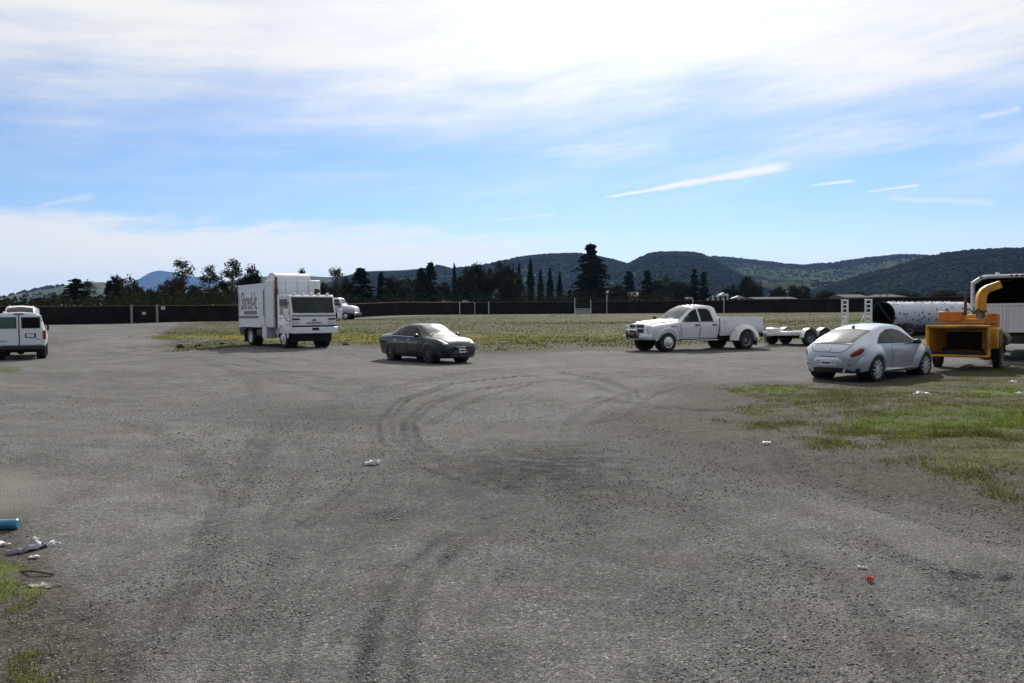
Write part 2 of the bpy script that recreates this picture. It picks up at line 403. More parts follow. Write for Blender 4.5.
# ---------------------------------------------------------------- silver coupe
def make_beetle():
    f, r = pose_from_wheels(927.0, 879.0, 20.35, 2.537, 'rear', True)
    c, h = place(f, r, .90, True)
    t = thing('parked_coupe', 'silver round-roofed two-door car with red tail lights parked beside the yellow wood chipper', 'car', c, h); t.scale = (1, 1, 1.0)
    B = Body([(-2.16,.44,.50,.56,.58,.57,.66,.44,.72,.74), (-2.11,.34,.56,.61,.56,.60,.72,.48,.82,.85), (-1.98,.27,.66,.72,.58,.71,.82,.55,.94,.97), (-1.7,.24,.74,.81,.60,.79,.91,.60,1.08,1.12),
        (-1.27,.22,.75,.83,.62,.81,.95,.60,1.23,1.285), (-.8,.2,.76,.84,.62,.83,.96,.59,1.355,1.42), (-.3,.19,.77,.845,.62,.83,.96,.565,1.415,1.50), (.15,.19,.77,.845,.62,.83,.96,.56,1.42,1.50),
        (.42,.19,.77,.845,.62,.83,.95,.59,1.38,1.45), (.68,.19,.77,.84,.61,.83,.95,.61,1.26,1.34), (1.10,.2,.76,.83,.6,.81,.93,.64,1.02,1.09), (1.5,.22,.74,.80,.58,.75,.86,.52,.93,.99),
        (1.9,.25,.68,.74,.55,.66,.74,.42,.79,.85), (2.05,.3,.60,.66,.5,.58,.62,.38,.67,.71), (2.12,.38,.5,.55,.48,.48,.54,.34,.57,.59)])
    body = B.mesh('body', MT['silver'], t); arch_cut(body, t, (1.268, -1.268), .86, .365, .335)
    for sg in (1, -1):
        for xc in (1.268, -1.268):
            MB().grid(B.fender(xc, .335, .345, .60 if xc > 0 else .64, .10, sg, -6, 186, .2)).build('fender', MT['silver'], t, ang=60)
        # door with its gap line behind it
        bot = [(-.42,.33), (.9,.33)]; top = [(-.50,.94), (.92,.93)]
        g = MB(); B.side_panel([(-.432,.322), (.908,.322)], [(-.512,.947), (.93,.938)], .002, sg, g); g.build('door_gap', MT['gap'], t)
        d = B.side_panel(bot, top, .006, sg).build('door', MT['silver'], t)
        MB().box((-.28, sg * (B.side_y(-.28, .80) + .03), .80), (.17, .03, .03)).build('handle', MT['silver'], d, bevel=.008)
        # side window: arched outline
        MB().grid(_rows(B, [(-1.16,.985), (-.5,.975), (.2,.97), (.82,.965)], [(-1.04,1.09), (-.80,1.235), (-.42,1.34), (-.05,1.36), (.24,1.305), (.48,1.185), (.80,.985)], .006, sg)).build('side_window', MT['tint'], t)
        MB().grid(_rows(B, [(-.44,.985), (-.37,.985)], [(-.44,1.33), (-.37,1.338)], .010, sg, 3)).build('window_pillar', MT['black'], t)
        MB().box((0, sg * .80, .27), (1.75, .10, .05)).build('sill_trim', MT['chrome'], t, bevel=.01)
        m = MB().ell((.60, sg * .97, 1.0), (.085, .11, .07)); m.cyl((.62, sg * .84, .96), (.61, sg * .96, .98), .025); m.build('side_mirror', MT['black'], t)
        MB().ell((-1.93, sg * .635, .745), (.27, .13, .095), 20, 10, Matrix.Rotation(sg * R(40), 3, 'Z') @ Matrix.Rotation(R(-28), 3, 'Y')).build('tail_light', MT['red'], t)
        MB().ell((1.83, sg * .60, .72), (.13, .12, .12), 18, 10).build('headlight', MT['clear'], t)
        MB().box((-2.105, sg * .52, .45), (.03, .20, .03), Matrix.Rotation(sg * R(24), 3, 'Z')).build('rear_reflector', MT['red'], t)
        for x in (1.268, -1.268): wheel(t, x, sg * .905, .33, .225, .235, 'alloy', sg, MT['alloy'])
        MB().cyl((-2.0, sg * .45, .29), (-2.14, sg * .45, .29), .04).build('tailpipe', MT['chrome'], t)
    B.top_panel([(-1.05, -.56), (-1.03, -.28), (-1.02, 0), (-1.03, .28), (-1.05, .56)], [(-1.85, -.55), (-1.91, -.30), (-1.92, 0), (-1.91, .30), (-1.85, .55)], .006, None, 20, 12).build('rear_window', MT['glass'], t)
    B.top_panel([(1.04, -.60), (1.12, 0), (1.04, .60)], [(.46, -.53), (.42, 0), (.46, .53)], .006, None, 16, 10).build('windshield', MT['glass'], t)
    lid = MB()
    lid.tube([(x, y, B.top_z(x, y) + .002) for x, y in [(-1.90, -.56), (-1.98, -.55), (-2.06, -.51), (-2.12, -.44), (-2.145, -.36), (-2.148, 0), (-2.145, .36), (-2.12, .44), (-2.06, .51), (-1.98, .55), (-1.90, .56)]], .007, 6)
    lid.build('trunk_seam', MT['gap'], t)
    sp = MB(); sp.grid([[(x, y, B.top_z(-1.93, y) + dz) for x, dz in ((-1.915, .006), (-1.96, .006), (-1.965, -.01), (-1.94, -.02))] for y in np.linspace(-.50, .50, 13)]); sp.build('spoiler', MT['silver'], t)
    MB().bb(-1.975, -1.955, -.13, .13, .955, .975).build('high_brake_light', MT['dark'], t)
    # bumper, diffuser, plate
    MB().grid([[(x, y, z) for x, z in ((-2.17 + .42 * (abs(y) / .86) ** 3, .36), (-2.20 + .42 * (abs(y) / .86) ** 3, .44), (-2.205 + .42 * (abs(y) / .86) ** 3, .56), (-2.17 + .42 * (abs(y) / .86) ** 3, .64), (-2.10 + .40 * (abs(y) / .86) ** 3, .66))] for y in np.linspace(-.80, .80, 25)]).build('rear_bumper', MT['silver'], t, ang=70)
    MB().grid([[(x, y, z) for x, z in ((-2.0 + .42 * (abs(y) / .84) ** 3, .22), (-2.14 + .42 * (abs(y) / .84) ** 3, .24), (-2.175 + .42 * (abs(y) / .84) ** 3, .37))] for y in np.linspace(-.74, .74, 25)]).build('diffuser', MT['black'], t)
    MB().tube([(-2.165 + .42 * (abs(y) / .86) ** 3, y, .652) for y in np.linspace(-.78, .78, 15)], .008, 6).build('bumper_seam', MT['gap'], t)
    for sg in (1, -1): MB().tube([(x, sg * (B.side_y(x, .70) + .004), .70) for x in (-.50, -.2, .2, .6, .88)], .006, 6).build('side_crease', MT['silver'], t)
    MB().box((-2.208, 0, .49), (.01, .62, .15)).build('plate_recess', MT['silver'], t, bevel=.01)
    license_plate(t, -2.22, 0, .495, -1, .31, .145)
    e = MB().cyl((-2.07, 0, .855), (-2.115, 0, .88), .055, n=20).build('badge', MT['chrome'], t)
    k = MB(); c0 = Vector((-2.118, 0, .882)); rt = Matrix.Rotation(R(-30), 3, 'Y')
    for y, z, a in ((-.012, .02, -22), (.012, .02, 22), (-.027, -.012, -20), (-.009, -.012, 20), (.009, -.012, -20), (.027, -.012, 20)):
        k.box(c0 + rt @ Vector((0, y, z)), (.006, .007, .036), rt @ Matrix.Rotation(R(a), 3, 'X'))
    k.build('badge_letters', MT['gap'], e, False)
    MB().box((-.93, 0, B.top_z(-.93, 0) + .03), (.09, .05, .06), Matrix.Rotation(R(-25), 3, 'Y')).build('antenna', MT['black'], t, bevel=.015)
    return t
def _rows(B, bot, top, off, sg, nu=28, nv=8):
    b = B.side_panel(bot, top, off, sg, MB(), nu, nv); return [[b.v[i * nv + j] for j in range(nv)] for i in range(nu)]
# ---------------------------------------------------------------- charcoal sedan
def make_sedan():
    f, r = pose_from_wheels(427.5, 390, 30.2, 2.7, 'front', True)
    c, h = place(f, r, .9, True)
    t = thing('parked_sedan', 'dark grey four-door sedan parked alone in the middle of the gravel yard', 'car', c, h); t.scale = (1, 1, 1.07)
    B = Body([(-2.40,.46,.60,.66,.62,.66,.80,.6,.90,.92), (-2.32,.30,.74,.80,.62,.80,.88,.66,.99,1.015), (-1.95,.25,.82,.89,.62,.87,.94,.68,1.03,1.065), (-1.6,.22,.84,.905,.62,.88,.95,.66,1.06,1.10),
        (-1.0,.2,.85,.915,.62,.88,.95,.59,1.30,1.355), (-.35,.19,.85,.915,.62,.88,.94,.59,1.385,1.44), (.2,.19,.85,.915,.62,.88,.93,.585,1.37,1.43), (.55,.19,.85,.915,.62,.88,.92,.61,1.26,1.32),
        (1.25,.2,.84,.91,.6,.86,.90,.68,.95,1.0), (1.7,.22,.83,.9,.58,.84,.86,.64,.90,.945), (2.05,.25,.79,.86,.56,.79,.77,.58,.81,.85), (2.22,.28,.72,.78,.54,.71,.68,.52,.71,.74), (2.32,.36,.60,.66,.5,.58,.58,.45,.60,.62)])
    P = MT['darkpaint']; body = B.mesh('body', P, t); arch_cut(body, t, (1.35, -1.35), .91, .36, .33)
    for sg in (1, -1):
        for xc in (1.35, -1.35): MB().grid(B.fender(xc, .33, .345, .44, .02, sg, -4, 184, .2)).build('fender', P, t, ang=60)
        for (b0, b1), (t0, t1) in ((((-1.02,.3), (-.12,.3)), ((-1.25,.93), (-.12,.93))), (((-.06,.3), (.95,.3)), ((-.06,.93), (.98,.9)))):
            g = B.side_panel([(b0[0] - .02, b0[1] - .015), (b1[0] + .02, b1[1] - .015)], [(t0[0] - .02, t0[1] + .015), (t1[0] + .02, t1[1] + .015)], .002, sg).build('door_gap', MT['gap'], t)
            d = B.side_panel([b0, b1], [t0, t1], .006, sg).build('door', P, t)
            MB().box((b0[0] + .12, sg * (B.side_y(b0[0] + .12, .83) + .025), .83), (.19, .03, .03)).build('handle', MT['chrome'], d, bevel=.008)
        MB().grid(_rows(B, [(-1.42,.995), (-.7,.98), (0,.965), (.88,.945)], [(-1.30,1.07), (-.98,1.24), (-.5,1.335), (-.1,1.345), (.2,1.315), (.5,1.19), (.86,.96)], .006, sg)).build('side_window', MT['tint'], t)
        MB().grid(_rows(B, [(-.13,.97), (-.05,.97)], [(-.15,1.345), (-.08,1.345)], .010, sg, 3)).build('window_pillar', MT['black'], t)
        tr = MB(); tr.tube([(x, sg * (B.side_y(x, z) + .008), z) for x, z in [(-1.44, .985), (-.7, .968), (0, .953), (.88, .932)]], .009, 6); tr.build('window_trim', MT['chrome'], t)
        m = MB().ell((.72, sg * 1.01, 1.0), (.08, .11, .07)); m.cyl((.74, sg * .87, .95), (.73, sg * .99, .98), .025); m.build('side_mirror', P, t)
        MB().ell((2.08, sg * .66, .70), (.20, .13, .065), 18, 10, Matrix.Rotation(sg * R(-35), 3, 'Z')).build('headlight', MT['clear'], t)
        MB().ell((1.83, sg * .80, .73), (.11, .05, .04), 14, 8, Matrix.Rotation(sg * R(-12), 3, 'Z')).build('turn_signal', MT['amber'], t)
        MB().ell((2.13, sg * .62, .35), (.1, .1, .05), 14, 8).build('fog_light', MT['clear'], t)
        MB().ell((-2.28, sg * .60, .86), (.09, .2, .07), 14, 8).build('tail_light', MT['red'], t)
        for x in (1.35, -1.35): wheel(t, x, sg * .915, .33, .22, .225, 'alloy', sg, mat('dark_alloy', (.12, .12, .125), .4, .7) if 'dark_alloy' not in bpy.data.materials else bpy.data.materials['dark_alloy'])
    B.top_panel([(1.18, -.64), (1.24, 0), (1.18, .64)], [(.34, -.54), (.28, 0), (.34, .54)], .006, None, 16, 10).build('windshield', MT['glass'], t)
    B.top_panel([(-1.05, -.56), (-1.02, 0), (-1.05, .56)], [(-1.66, -.6), (-1.72, 0), (-1.66, .6)], .006, None, 16, 10).build('rear_window', MT['glass'], t)
    g = MB(); g.grid([[(2.30 - .10 * (y / .5) ** 2 - dx, y, z) for dx, z in ((.02, .45), (0, .52), (.03, .60), (.08, .66))] for y in np.linspace(-.42, .42, 9)])
    gr = g.build('grille', MT['black'], t)
    MB().tube([(2.33 - .10 * (y / .5) ** 2, y, .60) for y in np.linspace(-.42, .42, 9)], .016, 6).build('grille_bar', MT['chrome'], gr)
    MB().grid([[(2.35 - .34 * (abs(y) / .88) ** 2.6 - dx, y, z) for dx, z in ((.06, .2), (.0, .25), (-.01, .36), (.0, .44), (.05, .47))] for y in np.linspace(-.88, .88, 23)]).build('front_bumper', P, t, ang=70)
    MB().grid([[(2.365 - .34 * (abs(y) / .88) ** 2.6, y, z) for z in (.25, .33)] for y in np.linspace(-.5, .5, 9)]).build('lower_grille', MT['black'], t)
    license_plate(t, 2.375, 0, .47, 1, .31, .155, marks=True)
    for sg in (1, -1):
        MB().tube([(1.22, sg * .5 - .2, B.top_z(1.22, .3) + .02), (1.0, sg * .5 + .15, B.top_z(1.0, .3) + .03)], .01, 6).build('wiper', MT['black'], t)
    return t
# ---------------------------------------------------------------- white crew pickup with dual rear wheels
def make_pickup():
    f, r = pose_from_wheels(669, 745.3, 32.7, 4.08, 'front', True)
    c, h = place(f, r, 1.0, False)
    t = thing('pickup_truck', 'white four-door dual-rear-wheel pickup hitched to a low flatbed trailer', 'pickup', c, h)
    B = Body([(-.64,.55,.84,.93,.95,.95,1.18,.68,1.66,1.74), (-.60,.52,.88,.965,.95,.965,1.2,.70,1.78,1.87), (-.35,.5,.9,.975,.95,.97,1.21,.70,1.87,1.95), (.1,.5,.9,.98,.95,.97,1.21,.70,1.89,1.985), (.5,.5,.9,.98,.95,.97,1.21,.71,1.84,1.935),
        (.85,.5,.9,.98,.95,.97,1.20,.73,1.68,1.765), (1.45,.5,.9,.98,.94,.96,1.18,.80,1.29,1.37), (1.8,.5,.9,.97,.92,.94,1.14,.72,1.25,1.34), (2.4,.5,.89,.96,.88,.93,1.08,.70,1.20,1.29), (2.75,.52,.87,.93,.84,.90,1.02,.68,1.14,1.23),
        (2.92,.58,.82,.88,.82,.85,.98,.62,1.07,1.13), (2.97,.62,.78,.84,.82,.80,.94,.58,1.0,1.05)])
    P = MT['white']; body = B.mesh('body', P, t); arch_cut(body, t, (2.04,), .98, .47, .46)
    RW = .40
    # pickup bed: side walls, floor, tailgate
    for sg in (1, -1):
        w = MB(); prof = [(.62, .90), (.80, .965), (.95, .985), (1.15, .975), (1.36, .955), (1.42, .94), (1.42, .84), (1.30, .83), (1.0, .83)]
        xs = np.linspace(-3.12, -.70, 30)
        def wallrow(x): return [(x, sg * (y - .02 * max(0, (-x - 2.9) / .25)), z if z > .7 else (.62 + (.10 if x < -2.6 else 0))) for z, y in prof]
        rows = [wallrow(x) for x in xs]; w.grid(rows)
        w.add(rows[0], [tuple(range(9))]); w.add(rows[-1], [tuple(range(9))])
        bs = w.build('bed_side', P, t)
        # dual wheel fender bulging out over the twin tyres
        g = []
        for i in range(31):
            th = R(-10 + 200 * i / 30); row = []
            for q, y in ((.455, 1.0), (.46, 1.13), (.47, 1.155), (.50, 1.15), (.56, 1.09), (.63, 1.02), (.69, .983)):
                ex = 1.0 + .25 * (q - .455) / .27 * abs(math.cos(th)); row.append((-2.04 + q * ex * math.cos(th), sg * y, max(.42 + q * math.sin(th) * 1.02, .40)))
            g.append(row)
        fd = MB().grid(g).build('rear_fender', P, t, ang=60)
        aw = MB(); aw.cyl((-2.04, sg * .86, .42), (-2.04, sg * 1.012, .42), .455, n=36); aw.build('wheel_arch_liner', MT['dark'], t)
        MB().bb(-3.15, -2.62, sg * .80 - .1, sg * .80 + .1, .52, .66).build('bed_skirt', MT['dark'], t)
        tl = MB().bb(-3.16, -3.10, sg * .90 - .055, sg * .90 + .055, .98, 1.32).build('tail_light', MT['red'], t, bevel=.01)
        MB().bb(-2.56, -2.52, sg * 1.05 - .13, sg * 1.05 + .13, .18, .52).build('mud_flap', MT['rubber'], t)
        mk = MB().box((-2.04 + .66, sg * 1.10, .86), (.06, .03, .03)); mk.build('marker_light', MT['amber'], t)
        # cab doors
        for (x0, x1, xt1) in ((-.50, .36, .36), (.42, 1.32, 1.36)):
            B.side_panel([(x0 - .02, .555), (x1 + .02, .555)], [(x0 - .02, 1.245), (xt1 + .02, 1.225)], .002, sg).build('door_gap', MT['gap'], t)
            d = B.side_panel([(x0, .57), (x1, .57)], [(x0, 1.23), (xt1, 1.21)], .007, sg).build('door', P, t)
            MB().box((x0 + .14, sg * (B.side_y(x0 + .14, 1.10) + .03), 1.10), (.22, .035, .06)).build('handle', MT['black'], d, bevel=.01)
        MB().grid(_rows(B, [(-.32,1.27), (.34,1.265)], [(-.26,1.68), (-.16,1.775), (0,1.80), (.36,1.79)], .008, sg, 14)).build('side_window', MT['tint'], t)
        MB().grid(_rows(B, [(.44,1.265), (1.30,1.25)], [(.45,1.785), (.66,1.72), (.92,1.55), (1.24,1.29)], .008, sg, 18)).build('side_window', MT['tint'], t)
        m = MB().box((1.22, sg * 1.17, 1.36), (.10, .17, .26)); m.box((1.24, sg * 1.04, 1.28), (.05, .2, .05)); m.build('side_mirror', MT['black'], t, bevel=.03)
        MB().grid(B.fender(2.04, .46, .475, .58, .03, sg, -12, 192, .46)).build('wheel_flare', P, t, ang=60)
        hl = MB().box((2.86, sg * .72, .98), (.22, .30, .22), Matrix.Rotation(sg * R(-22), 3, 'Z')).build('headlight', MT['clear'], t, bevel=.05)
        MB().box((2.78, sg * .845, .98), (.12, .06, .14), Matrix.Rotation(sg * R(-14), 3, 'Z')).build('turn_signal', MT['amber'], hl, bevel=.02)
        wheel(t, 2.04, sg * 1.0, RW, .26, .235, 'convex', sg, MT['alloy'])
        wheel(t, -2.04, sg * 1.13, RW, .24, .235, 'dish', sg, MT['steel'])
        wheel(t, -2.04, sg * .86, RW, .24, .235, 'dish', sg, MT['steel'])
        MB().bb(-.55, 1.42, sg * .93 - .07, sg * .93 + .07, .42, .47).build('running_board', MT['chrome'], t, bevel=.015)
    MB().bb(-3.1, -.70, -.84, .84, .86, .90).build('bed_floor', P, t)
    MB().bb(-.735, -.70, -.93, .93, .7, 1.42).build('bed_front_wall', P, t, bevel=.01)
    tg = MB().bb(-3.16, -3.10, -.84, .84, .78, 1.41).build('tailgate', P, t, bevel=.015)
    MB().bb(-3.18, -3.155, -.12, .12, 1.22, 1.29).build('handle', MT['black'], tg)
    rb = MB().bb(-3.36, -3.14, -.95, .95, .55, .74).build('rear_bumper', MT['chrome'], t, bevel=.03)
    MB().bb(-3.1, 2.7, -.5, .5, .42, .6).build('chassis', MT['dark'], t)
    MB().bb(-2.14, -1.94, -.8, .8, .32, .5).build('rear_axle', MT['dark'], t)
    B.top_panel([(1.40, -.74), (1.50, 0), (1.40, .74)], [(.62, -.63), (.56, 0), (.62, .63)], .007, None, 16, 10).build('windshield', MT['glass'], t)
    MB().bb(-.665, -.64, -.62, .62, 1.32, 1.70).build('rear_window', MT['tint'], t)
    for y in (-.52, -.26, 0, .26, .52): MB().ell((.38, y, B.top_z(.38, y) + .015), (.06, .05, .03)).build('cab_light', MT['red'], t)
    gr = MB().bb(2.94, 2.99, -.52, .52, .80, 1.13).build('grille', MT['black'], t, bevel=.02)
    k = MB(); k.bb(2.98, 3.015, -.52, .52, .95, 1.0); k.bb(2.98, 3.015, -.035, .035, .80, 1.13); k.bb(2.975, 3.01, -.55, .55, 1.12, 1.16); k.build('grille_cross', P, gr, bevel=.008)
    fb = MB().grid([[(3.10 - .22 * (abs(y) / .98) ** 3 - dx, y, z) for dx, z in ((.10, .50), (.01, .54), (0, .62), (.0, .72), (.08, .77))] for y in np.linspace(-.98, .98, 19)]).build('front_bumper', P, t, ang=60)
    lk = MB().bb(3.03, 3.11, -.35, .35, .56, .66).build('bumper_opening', MT['gap'], t)
    for sg in (1, -1):
        MB().tube([(1.43, sg * (B.side_y(1.43, z) + .004), z) for z in (.58, .8, 1.0, 1.15)] , .007, 6).build('fender_seam', MT['gap'], t)
        MB().tube([(x, sg * .70, B.top_z(x, .70) + .003) for x in (1.42, 1.8, 2.2, 2.6, 2.85)], .007, 6).build('hood_seam', MT['gap'], t)
        MB().tube([(x, sg * .40, B.top_z(x, .40) + .006) for x in (1.40, 1.8, 2.2, 2.7)], .02, 6).build('hood_ridge', P, t)
        MB().box((-1.0, sg * .99, 1.22), (.16, .01, .16)).build('fuel_door', P, t, bevel=.01)
        MB().box((1.75, sg * (B.side_y(1.75, 1.05) + .006), 1.06), (.30, .012, .05)).build('side_badge', MT['steel'], t)
        MB().tube([(x, sg * (B.side_y(x, 1.255) + .006), 1.25) for x in (-.34, .3, .8, 1.30)], .012, 6).build('window_trim', MT['black'], t)
    for y in (-.35, .35): MB().tube([(1.47, y - .25, B.top_z(1.47, y) + .02), (1.22, y + .2, B.top_z(1.22, y) + .03)], .012, 6).build('wiper', MT['black'], t)
    bg = MB()
    for sg in (1, -1): bg.tube([(3.14, sg * .42, .50), (3.20, sg * .42, .66), (3.22, sg * .40, .92)], .035, 8)
    bg.tube([(3.22, -.40, .90), (3.22, .40, .90)], .035, 8); bg.tube([(3.20, -.42, .66), (3.20, .42, .66)], .03, 8)
    bg.build('grille_guard', MT['steel'], t)
    wn = MB().cyl((3.18, -.25, .70), (3.18, .25, .70), .09); wn.bb(3.10, 3.26, -.36, -.25, .60, .82); wn.bb(3.10, 3.26, .25, .36, .60, .82); wn.build('winch', MT['black'], t, bevel=.01)
    for sg in (1, -1): MB().ell((3.19, sg * .62, .62), (.05, .08, .08)).build('fog_light', MT['clear'], t)
    return t
# ---------------------------------------------------------------- boxy white vans
def make_van(label, loc, rz):
    t = thing('cargo_van', label, 'van', loc, rz, 'white vans at the left edge of the yard')
    B = Body([(-2.75,.55,.90,.97,.85,.95,1.15,.70,1.97,2.06), (-2.71,.52,.93,1.0,.85,.98,1.15,.74,2.02,2.11), (-2.4,.48,.94,1.01,.85,.985,1.15,.75,2.03,2.13), (.6,.46,.94,1.01,.85,.985,1.15,.75,2.03,2.13), (1.0,.46,.94,1.01,.85,.98,1.15,.74,1.95,2.06),
        (1.9,.46,.93,1.0,.85,.95,1.12,.78,1.28,1.36), (2.45,.48,.90,.97,.8,.90,1.02,.70,1.12,1.18), (2.68,.52,.86,.92,.76,.84,.9,.62,.98,1.02), (2.75,.56,.8,.86,.72,.78,.84,.58,.88,.9)])
    P = MT['white']; body = B.mesh('body', P, t); arch_cut(body, t, (1.7, -1.8), 1.0, .43, .40)
    for sg in (1, -1):
        # rear doors
        d = MB().bb(-2.785, -2.752, sg * .44 - .425, sg * .44 + .425, .66, 1.98).build('rear_door', P, t, bevel=.02)
        fr = MB().bb(-2.794, -2.784, sg * .45 - .36, sg * .45 + .36, 1.40, 1.90).build('window_frame', MT['black'], d, bevel=.04)
        MB().bb(-2.804, -2.79, sg * .45 - .32, sg * .45 + .32, 1.44, 1.86).build('window', MT['greenglass'] if sg > 0 else MT['tint'], d, bevel=.0)
        for z in (.85, 1.25, 1.75): MB().bb(-2.80, -2.74, sg * .885 - .02, sg * .885 + .02, z - .05, z + .05).build('hinge', P, d)
        MB().bb(-2.80, -2.70, sg * .965 - .055, sg * .965 + .055, .90, 1.30).build('tail_light', MT['red'], t, bevel=.02)
        MB().grid(_rows(B, [(.35,1.28), (1.62,1.24)], [(.36,1.86), (.9,1.86), (1.2,1.72), (1.58,1.30)], .007, sg, 16)).build('side_window', MT['tint'], t)
        B.side_panel([(.25,.55), (1.25,.55)], [(.25,1.25), (1.4,1.22)], .006, sg).build('door', P, t)
        MB().box((1.55, sg * 1.02, 1.38), (.1, .10, .26)).build('side_mirror', MT['black'], t, bevel=.03)
        MB().bb(2.60, 2.76, sg * .66 - .14, sg * .66 + .14, .80, .97).build('headlight', MT['clear'], t, bevel=.03)
        for x in (1.7, -1.8): wheel(t, x, sg * .99, .37, .24, .22, 'cover', sg, MT['steel'])
    MB().bb(-2.93, -2.74, -1.0, 1.0, .46, .64).build('rear_bumper', MT['black'], t, bevel=.03)
    MB().bb(2.70, 2.90, -.98, .98, .42, .60).build('front_bumper', MT['black'], t, bevel=.03)
    gr = MB().bb(2.72, 2.78, -.5, .5, .70, .98).build('grille', MT['black'], t, bevel=.02)
    pr = MB().bb(-2.80, -2.784, -.64, -.22, .98, 1.18).build('plate_recess', MT['black'], t, bevel=.01)
    license_plate(t, -2.807, -.42, 1.085, -1, .30, .14, marks=False)
    MB().bb(-2.80, -2.784, .47, .75, .83, .87).build('rear_badge', MT['steel'], t); MB().bb(-2.80, -2.784, -.76, -.64, .90, .94).build('rear_badge', MT['steel'], t)
    MB().bb(-2.795, -2.76, -.012, .012, .66, 1.98).build('door_seam', MT['gap'], t)
    MB().bb(-2.80, -2.70, -.18, .18, 2.02, 2.075).build('high_brake_light', MT['red'], t, bevel=.01)
    B.top_panel([(1.82, -.76), (1.90, 0), (1.82, .76)], [(1.10, -.66), (1.06, 0), (1.10, .66)], .007, None, 14, 8).build('windshield', MT['glass'], t)
    for y in (-.62, .62): MB().tube([(-2.2, y, 2.13), (.5, y, 2.13)], .018, 6).build('roof_rail', MT['steel'], t)
    MB().bb(-2.6, 2.5, -.45, .45, .38, .54).build('chassis', MT['dark'], t)
    ax = MB().cyl((-1.8, -.8, .37), (-1.8, .8, .37), .07); ax.ell((-1.8, 0, .37), (.16, .17, .16)); ax.build('rear_axle', MT['dark'], t)
    MB().tube([(-1.2, .55, .42), (-2.3, .58, .42), (-2.7, .62, .40)], .035, 8).build('tailpipe', MT['rust'], t)
    return t
